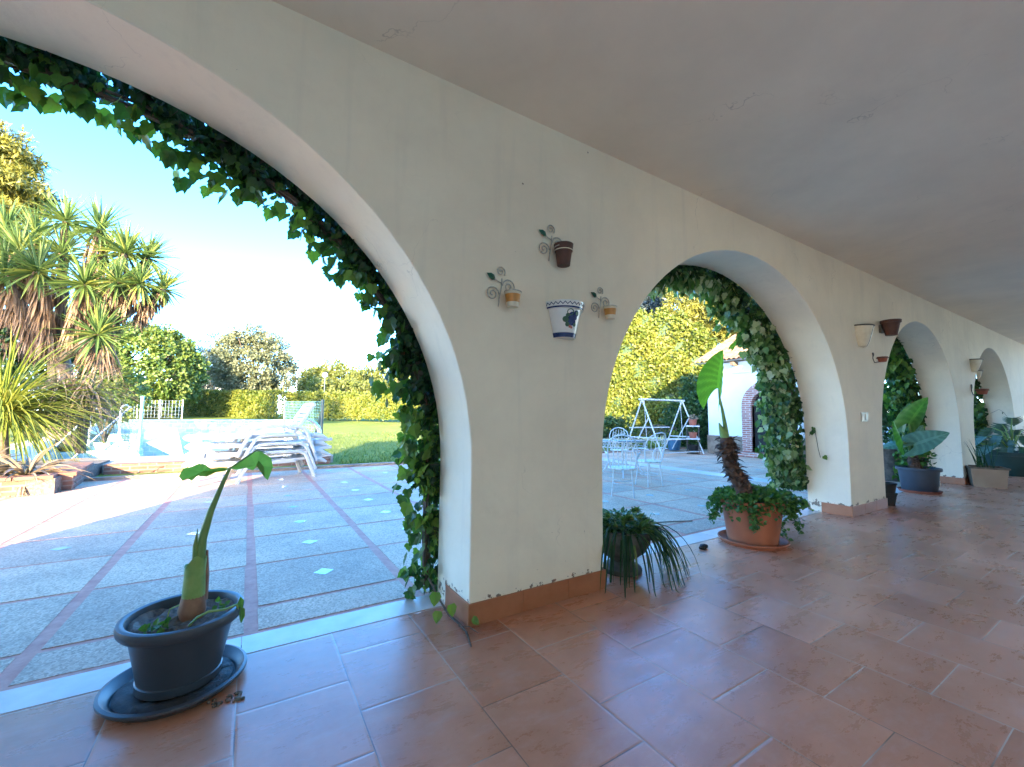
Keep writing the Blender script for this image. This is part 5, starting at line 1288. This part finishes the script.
# yellow-green cordyline at the left edge
b_ = at(2, 462, 8.6); b_ = np.array([b_[0], b_[1], .2])
t = thing('cordyline', 'yellow-green grassy cordyline arching over the planter at the left edge', 'plant', b_)
mb = MB(); c = at(3, 418, 8.6); mb.tube([b_ - np.array([0, 0, .1]), b_ * .5 + c * .5, c], [.13, .10, .10], 10); mb.build('trunk', 'bark', t, off=b_, smooth=True)
mb = MB()
for k in range(620):
    a0 = random.uniform(0, 6.28); el = random.uniform(-.05, 1.0) if k % 3 else random.uniform(.3, 1.45)
    d = (math.cos(a0) * math.cos(el), math.sin(a0) * math.cos(el), math.sin(el))
    mb.blade(c + np.array([random.uniform(-.07, .07), random.uniform(-.07, .07), random.uniform(-.12, .12)]), d, random.uniform(1.3, 2.7), random.uniform(.024, .042), random.uniform(.8, 2.0), 9, tint=min(1, max(0, random.gauss(.5, .22))), fold=.25)
mb.build('blades', 'cordy', t, off=b_)
c2 = at(85, 398, 10.2); b2 = np.array([c2[0], c2[1], .2])
t = thing('dry_frond_clump', 'drooping straw-coloured frond clump between the cordyline and the handrails', 'plant', b2)
mb = MB()
for k in range(520):
    a0 = random.uniform(0, 6.28); el = random.uniform(-.3, 1.2)
    mb.blade(c2 + np.array([random.uniform(-.5, .2), random.uniform(-.2, .2), random.uniform(-.2, .25)]), (math.cos(a0) * math.cos(el) - .25, math.sin(a0) * math.cos(el), math.sin(el)), random.uniform(.8, 1.6), .035, random.uniform(1.2, 2.6), 6, tint=random.random(), fold=.2)
mb.build('fronds', 'bromeliad', t, off=b2); mb = MB(); mb.tube([b2, c2], [.1, .08], 8); mb.build('trunk', 'bark', t, off=b2)
# bromeliad-like blades and rock in the planter
rosr = np.random.default_rng(4)
for k, (px, py, lab) in enumerate([(30, 461, 'curling pinkish bromeliad rosette nearest the rock in the planter'), (48, 459, 'curling pinkish bromeliad rosette in the middle of the planter edge'), (68, 462, 'curling pinkish bromeliad rosette at the right end of the planter'), (42, 453, 'greener bromeliad rosette behind the others in the planter')]):
    b = np.array([[-3.95, 9.38, .2], [-3.4, 9.4, .2], [-2.85, 9.5, .2], [-3.5, 9.95, .2]][k]); t = thing('bromeliad', lab, 'plant', b, 0, 'bromeliads in the brick planter'); mb = MB()
    for i in range(80):
        a0 = rosr.uniform(0, 6.28); el = rosr.uniform(.15, 1.2)
        mb.blade(b + np.array([.03 * math.cos(a0), .03 * math.sin(a0), 0]), (math.cos(a0) * math.cos(el), math.sin(a0) * math.cos(el), math.sin(el)), rosr.uniform(.45, .85), .05, rosr.uniform(1, 2.4), 6, tint=rosr.random() if k < 3 else rosr.random() * .4, fold=.4)
    mb.build('blades', 'bromeliad', t, off=b)
c = (-4.55, 9.4, 0); mb = MB(); rock(mb, (0, 0, .1), (.30, .2, .10), 9); tag(mb.build('rock', 'rock', loc=(c[0], c[1], .20), smooth=True), 'flat grey-brown rock on the brick planter at the left edge', 'rock')

# ------------------------------------------------------------------ right garden
tag(MB().box2((8.35, 3.0, PZ), (8.8, 10.4, PZ + .008)).build('paving_band', 'marble'), kind='structure')
# tall sunlit hedge
q0 = at(560, 440, 23.5); q1 = at(716, 440, 20.5)
a = np.array([q0[0], q0[1], .25]); b = np.array([q1[0], q1[1], .1])
hedge('tall_hedge', 'tall bright creeper-covered hedge behind the white swing', a, b, 6, 2.2, 'hedge', 46000, .17, seed=6, wob=.22, tops=[(0, 4.2), (.25, 5.5), (.42, 6.1), (.55, 6.3), (.7, 6.2), (.85, 5.6), (1, 4.6)])
c = at(700, 418, 17.2); 
shrub('dark green climber mound left of the outbuilding behind the swing', 700, 421, 17.0, (1.5, 1.2, 1.5), 'dark_broad', 14, 230, .16, per=36)
shrub('dark low bushes behind the white table at the edge of the second arch', 606, 433, 17.5, (1.4, .7, .8), 'dark_broad', 15, 90, .15)
# pines above the hedge
dq = 27
for k, (lab, pts) in enumerate([('golden pine crown above the tall hedge seen through the second arch', [(690, 292, 0, 1.6), (705, 302, 0, 1.5), (678, 285, 1, 1.2), (722, 298, 0, 1.5), (712, 318, -1, 1.6), (738, 312, 0, 1.6), (728, 330, -1, 1.5), (700, 280, 1, 1.4), (755, 320, 1, 1.8), (675, 318, -1, 1.0), (745, 290, 1, 1.8)]), ('bluish pine at the left behind the tall hedge', [(652, 300, 5, 1.2), (642, 312, 5, 1.4), (630, 300, 6, 1.5), (660, 312, 5, 1.0)])]):
    cl = [(at(px, py, dq + dd), rr) for px, py, dd, rr in pts]
    b_ = at(pts[0][0] + 6, 425, dq); pine_tree(lab, (b_[0], b_[1], .6), cl, 'pine' if k == 0 else 'blue_conifer', .3, 30 + k, .34, 260)
# outbuilding
OB = np.array([13.4, 4.6, PZ]); off = tuple(OB)
ob = thing('outbuilding', 'white outbuilding with clay tile roof, stone dado and brick arched doorway', 'outbuilding', OB)
x0, x1, y0, y1 = 13.4, 18.0, 5.9, 8.75
DW0, DW1, DS = 6.35, 7.25, 1.55      # doorway along y
def door_wall(mb, zb, zt):
    mb.box2((x0, y0, zb), (x0 + .25, DW0, zt)); mb.box2((x0, DW1, zb), (x0 + .25, y1, zt))
mb = MB(); door_wall(mb, .58, 3.0)
r_ = (DW1 - DW0) / 2; cy_ = (DW0 + DW1) / 2
V = []
for k in range(17):
    a_ = math.pi * k / 16; V += [(x0, cy_ - r_ * math.cos(a_), DS + r_ * math.sin(a_)), (x0, cy_ - r_ * math.cos(a_), 3.0)]
mb.add(V, [(2 * i, 2 * i + 2, 2 * i + 3, 2 * i + 1) for i in range(16)])
mb.box2((x0 + .25, y1 - .25, -.05), (x1, y1, 3.0)); mb.box2((x0 + .25, y0, -.05), (x1, y0 + .25, 3.0)); mb.box2((x1 - .25, y0 + .25, -.05), (x1, y1 - .25, 3.0))
mb.build('wall', 'white_wall', ob, off=off)
mb = MB(); mb.box2((x0 - .04, y0, -.05), (x0 + .25, DW0, .58)); mb.build('dado', 'stone_dado', ob, off=off); mb = MB(); mb.box2((x0 - .04, DW1, -.05), (x0 + .25, y1 + .03, .58)); mb.build('dado', 'stone_dado', ob, off=off)
mb = MB()
for sg, ye in ((-1, DW0), (1, DW1)): mb.box2((x0 - .07, min(ye, ye + sg * .30), 0), (x0 + .2, max(ye, ye + sg * .30), DS))
rows = [[], [], [], []]
for k in range(19):
    a_ = math.pi * k / 18; ca, sa = -math.cos(a_), math.sin(a_)
    for i, (rr, xx) in enumerate(((r_, x0 + .2), (r_, x0 - .07), (r_ + .30, x0 - .07), (r_ + .30, x0 + .01))): rows[i].append((xx, cy_ + rr * ca, DS + rr * sa))
mb.grid(rows); mb.build('brick_arch', 'brick_arch', ob, off=off)
mb = MB(); mb.box2((x0 + .12, DW0, 0), (x0 + .16, DW1, DS + r_)); mb.build('dark_doorway_fill', 'black', ob, off=off)  # dark sheet standing for the shade inside the open doorway
mb = MB(); mb.box2((x0 - .35, DW0 - .35, -.02), (x0 + .2, DW1 + .35, .12)); mb.build('step', 'brick_arch', ob, off=off)
mb = MB()
# barrel tile roof: rows of half-round tiles running up the slope
ez, rz_, ex, rx = 3.05, 4.35, x0 - .35, 15.7
ny = 22
def roof_side(exx, rxx):
    rows = []
    for i in range(14):
        u = i / 13; x_ = exx + (rxx - exx) * u; z_ = ez + (rz_ - ez) * u - (.02 * (i % 2))
        row = []
        for j in range(ny * 6 + 1):
            y_ = y0 - .3 + (y1 + .35 - (y0 - .3)) * j / (ny * 6); row.append((x_, y_, z_ + .055 * abs(math.sin(math.pi * j / 6)) ))
        rows.append(row)
    mb.grid(rows)
roof_side(ex, rx); roof_side(x1 + .35, rx)
mb.build('roof', 'roof_tile', ob, off=off, smooth=True)
mb = MB()
for sx in (x0 + .001,):
    pass
for yy in (y0 + .12, y1 - .12): mb.add([(x0, yy, 3.0), (x1, yy, 3.0), (rx, yy, rz_ - .03)], [(0, 1, 2)])
mb.add([(ex, y0 - .3, ez - .01), (ex, y1 + .35, ez - .01), (x0 + .1, y1 + .35, ez + .0), (x0 + .1, y0 - .3, ez + 0.0)], [(0, 1, 2, 3)])
mb.build('gable', 'white_wall', ob, off=off)
for yy in (7.0, 7.7, 8.4, 6.2):
    mb = MB(); mb.box2((x0 - .28, yy - .05, 2.86), (x0 - .002, yy + .05, 2.98)); mb.build('eave_bracket', 'wood', ob, off=off)
mb = MB(); mb.box2((x0 - .03, y0, 2.62), (x0 - .002, y1, 2.68)); mb.build('cornice', 'white_wall', ob, off=off)

# white garden swing frame
sw_a = np.array([10.75, 8.55, PZ]); sw_b = np.array([12.68, 8.47, PZ])
ax = (sw_b - sw_a); LS = np.linalg.norm(ax); ang = math.atan2(ax[1], ax[0])
t = thing('garden_swing', 'white tubular garden swing frame without its canopy, with a faded yellow seat', 'garden swing', sw_a, ang)
H = 1.78; B = 1.6
for xx in (0, LS):
    mb = MB(); mb.tube([(xx, 0, .02), (xx, B / 2, H)], .022, 8); mb.build('leg', 'white_iron', t, smooth=True)
    mb = MB(); mb.tube([(xx, B, .02), (xx, B / 2, H)], .022, 8); mb.build('leg', 'white_iron', t, smooth=True)
    mb = MB(); mb.tube([(xx, B * .15, .55), (xx, B * .85, .55)], .02, 6); mb.tube([(xx, B * .33, 1.2), (xx, B * .78, .1)], .02, 6); mb.build('brace', 'white_iron', t, smooth=True)
mb = MB(); mb.tube([(-.12, B / 2, H), (LS + .12, B / 2, H)], .03, 8); mb.build('top_bar', 'white_iron', t, smooth=True)
mb = MB(); mb.tube([(0, B * .85, .85), (LS, B * .85, .85)], .02, 6); mb.tube([(0, B, .04), (LS, B, .04)], .02, 6); mb.tube([(0.0, B * .1, .3), (-.0, B * .05, .1), (LS, B * .05, .1)], .015, 6); mb.build('rail', 'white_iron', t, smooth=True)
mb = MB()
for k in range(6): mb.box((LS / 2, B * .28 + .085 * k, .48), (LS - .16, .07, .025))
mb.build('seat', 'rust_white', t)
mb = MB(); mb.box((.42, B * .45, .52), (.7, .42, .05)); mb.build('cushion', 'yellow_seat', t, bevel=.02)
mb = MB()
for xx in (.1, LS - .1): mb.tube([(xx, B / 2, H), (xx, B * .45, .5)], .008, 5)
mb.build('chain', 'white_iron', t)
# round table
TB = np.array([6.7, 6.35, PZ])
t = thing('garden_table', 'round white wrought-iron garden table with a grey glass top', 'garden table', TB)
mb = MB(); mb.lathe([(0, .715), (.50, .715), (.52, .725), (.52, .735), (.50, .745), (0, .745)], 40); mb.build('table_top', 'grey_top', t, smooth=True)
mb = MB(); q = np.arange(32) * 2 * math.pi / 32
for zz in (.71, .60): mb.tube(np.stack([.50 * np.cos(q), .50 * np.sin(q), np.full(32, zz)], 1), .010, 6, closed=True)
for k in range(14):
    a0 = 2 * math.pi * k / 14; sp = spiral((0, 0, 0), .05, 1.4, 0); mb.tube([(.50 * math.cos(a0 + s_[0] / .5), .50 * math.sin(a0 + s_[0] / .5), .655 + s_[2]) for s_ in sp], .006, 5)
mb.build('apron', 'white_iron', t, smooth=True)
for k in range(4):
    a0 = math.pi / 4 + k * math.pi / 2; mb = MB(); mb.tube([(rr * math.cos(a0), rr * math.sin(a0), zz) for rr, zz in ((.48, .70), (.36, .5), (.28, .3), (.36, .12), (.46, 0))], .014, 6); mb.build('leg', 'white_iron', t, smooth=True)
def make_chair(label):
    t = thing('garden_chair', label, 'garden chair', (0, 0, 0), 0, 'white iron chairs round the garden table')
    mb = MB(); q = np.arange(28) * 2 * math.pi / 28
    mb.tube(np.stack([.21 * np.cos(q), .21 * np.sin(q), np.full(28, .43)], 1), .012, 6, closed=True); mb.lathe([(0, .425), (.20, .428), (.20, .436), (0, .44)], 28); mb.build('seat', 'rust_white', t, smooth=True)
    for k in range(4):
        a0 = math.pi / 4 + k * math.pi / 2; mb = MB(); mb.tube([(rr * math.cos(a0), rr * math.sin(a0), zz) for rr, zz in ((.19, .42), (.20, .25), (.235, 0))], .011, 6); mb.build('leg', 'white_iron', t, smooth=True)
    mb = MB(); mb.tube([(rr * math.cos(a0), rr * math.sin(a0), .22) for rr, a0 in ((.2, math.pi / 4), (.03, 0.4), (.2, -math.pi / 4))], .006, 5); mb.tube(np.stack([.15 * np.cos(q), .15 * np.sin(q), np.full(28, .2)], 1), .006, 5, closed=True); mb.build('stretcher', 'white_iron', t)
    bx_ = lambda y_, z_: (-.20 - (z_ - .43) * .25 + .10 * (abs(y_) / .22) ** 2, y_, z_)
    hoop = [bx_(-.18, .43), bx_(-.215, .6), bx_(-.22, .75), bx_(-.19, .86), bx_(-.1, .93), bx_(0, .95), bx_(.1, .93), bx_(.19, .86), bx_(.22, .75), bx_(.215, .6), bx_(.18, .43)]
    mb = MB(); mb.tube(hoop, .012, 6); bf_ = mb.build('back_frame', 'white_iron', t, smooth=True)
    mb = MB()
    for y_ in (-.13, -.065, 0, .065, .13): mb.tube([bx_(y_ * .8, .45), bx_(y_, .62), bx_(y_ * 1.15, .76), bx_(y_ * .9, .90)], .006, 5)
    for sy in (-1, 1): mb.tube([bx_(sy * .09 + s_[0], .80 + s_[2]) for s_ in spiral((0, 0, 0), .06, 1.5, 0, sy)], .006, 5)
    mb.build('back_scroll', 'rust_white', bf_, smooth=True)
    for sy in (-1, 1):
        mb = MB(); mb.tube([(-.24, sy * .215, .66), (-.05, sy * .26, .67), (.10, sy * .25, .64), (.13, sy * .22, .56), (.10, sy * .19, .43)], .010, 6); mb.build('armrest', 'white_iron', t, smooth=True)
    return t
chairs = [((4.98, 4.72), 'white iron chair nearest the gallery with its back to the spider plant'), ((6.15, 5.2), 'white iron chair to the right of the garden table, toward the swing'), ((5.65, 6.5), 'white iron chair half hidden behind the first pillar at the table'), ((7.5, 7.2), 'white iron chair on the far side of the garden table')]
ch0 = make_chair(chairs[0][1])
for k, ((x_, y_), lab) in enumerate(chairs):
    c = ch0 if k == 0 else copy_tree(ch0); c['label'] = lab
    c.location = (x_, y_, PZ); c.rotation_euler.z = math.atan2(TB[1] - y_, TB[0] - x_) + (.3 if k == 1 else 0)
# plant stand with pots left of the outbuilding, blue pot, barrel planter, scroll bench
ps = np.array([12.75, 8.9, PZ]); t = thing('plant_stand', 'dark shelved plant stand beside the outbuilding corner', 'plant stand', ps, .6)
for zz in (.08, .5, .92):
    mb = MB(); mb.box((0, 0, zz), (.75, .42, .035)); mb.build('shelf', 'white_iron' if zz > .3 else 'wood', t)
for sx in (-.35, .35):
    for sy in (-.18, .18): mb = MB(); mb.tube([(sx, sy, 0), (sx, sy, 1.0)], .018, 6); mb.build('leg', 'dark_wire', t)
def potplant(label, p, r, h, mat, lm, n=60, leaf=.09, spread=1.2, name='potted_plant', group=None):
    t = thing(name, label, 'potted plant', p, 0, group)
    mb = MB(); mb.lathe([(0, 0), (r * .72, 0), (r * .95, h * .85), (r, h * .87), (r, h), (r * .88, h), (r * .85, h * .9), (0, h * .9)], 20); mb.build('pot', mat, t, smooth=True)
    if n:
        mb = MB(); U = unit(n); U[:, 2] = np.abs(U[:, 2]); P = U * rnd(n, .1, 1)[:, None] * r * spread + np.array([0, 0, h * 1.0])
        mb.leaves(P, unit(n) + np.array([0, 0, .6]), U + unit(n) * .4, leaf * rnd(n, .6, 1.2), OVAL, rnd(n)); mb.build('foliage', lm, t)
    return t
c_, s_ = math.cos(.6), math.sin(.6)
for k, (dx, zz, mt, lab) in enumerate([(-.2, .94, 'terracotta_red', 'red clay pot on the left of the top shelf of the plant stand'), (.18, .94, 'terracotta', 'orange clay pot on the right of the top shelf of the plant stand'), (-.18, .52, 'terracotta_red', 'red pot on the left of the middle shelf of the plant stand'), (.2, .52, 'black', 'black pot on the right of the middle shelf of the plant stand'), (0, .10, 'black', 'black tub on the lowest shelf of the plant stand')]):
    potplant(lab, (ps[0] + dx * c_, ps[1] + dx * s_, PZ + zz), .14 if zz > .2 else .2, .2, mt, 'bromeliad' if k < 2 else 'dark_broad', 50, .08, 1.0)
p = at(674, 443, 15.2); potplant('blue glazed pot on the grass behind the swing', (p[0], p[1], max(.0, tz(p[0], p[1]))), .26, .42, 'blue_pot', 'cordy', 60, .12)
p = at(735, 452, 13.9); potplant('low brown tub against the stone dado left of the brick doorway', (13.05, 7.95, PZ), .22, .36, 'wood', 'dark_broad', 50, .08, 1.0)
p = at(660, 441, 16); t = thing('iron_scroll_bench', 'dark iron bench with scrolled back behind the swing', 'bench', (p[0], p[1], tz(p[0], p[1])), R_(-38))
mb = MB(); mb.box((0, 0, .42), (1.3, .4, .03)); mb.build('seat', 'dark_wire', t)
mb = MB()
for k in range(4): mb.tube([(-.5 + .33 * k + a_[0], .2, .68 + a_[2]) for a_ in spiral((0, 0, 0), .16, 1.6, 0, 1 if k % 2 else -1)], .016, 6)
mb.tube([(-.68, .2, .4), (-.66, .2, .82), (0, .2, .92), (.66, .2, .82), (.68, .2, .4)], .018, 6); mb.build('back_scroll', 'dark_wire', t, smooth=True)
for sx in (-.6, .6):
    for sy in (-.17, .17): mb = MB(); mb.tube([(sx, sy, .41), (sx, sy, 0)], .018, 6); mb.build('leg', 'dark_wire', t)
# behind the third arch: white flowering bush, stump planter, dark shrubs
shrub('white-flowering bush behind the third arch', 884, 446, 10.2, (.5, .5, .5), 'white_flower', 40, 26, .09, name='flowering_bush', per=10)
shrub('dark green bush beside the white flowers behind the third arch', 884, 432, 11.3, (.7, .7, 1.0), 'dark_broad', 41, 120, .12)
p = at(886, 478, 8.6); t = thing('tree_stump', 'thick weathered stump seen through the left of the third arch', 'tree stump', (p[0], p[1], PZ)); mb = MB()
mb.lathe([(.42, 0), (.36, .15), (.33, .4), (.34, .62), (.2, .66), (0, .64)], 18); mb.build('trunk', 'bark', t, smooth=True)
shrub('tall ivy-clad shrub seen through the left of the third arch', 905, 400, 11.5, (1.0, .8, 1.8), 'broad', 42, 160, .13)
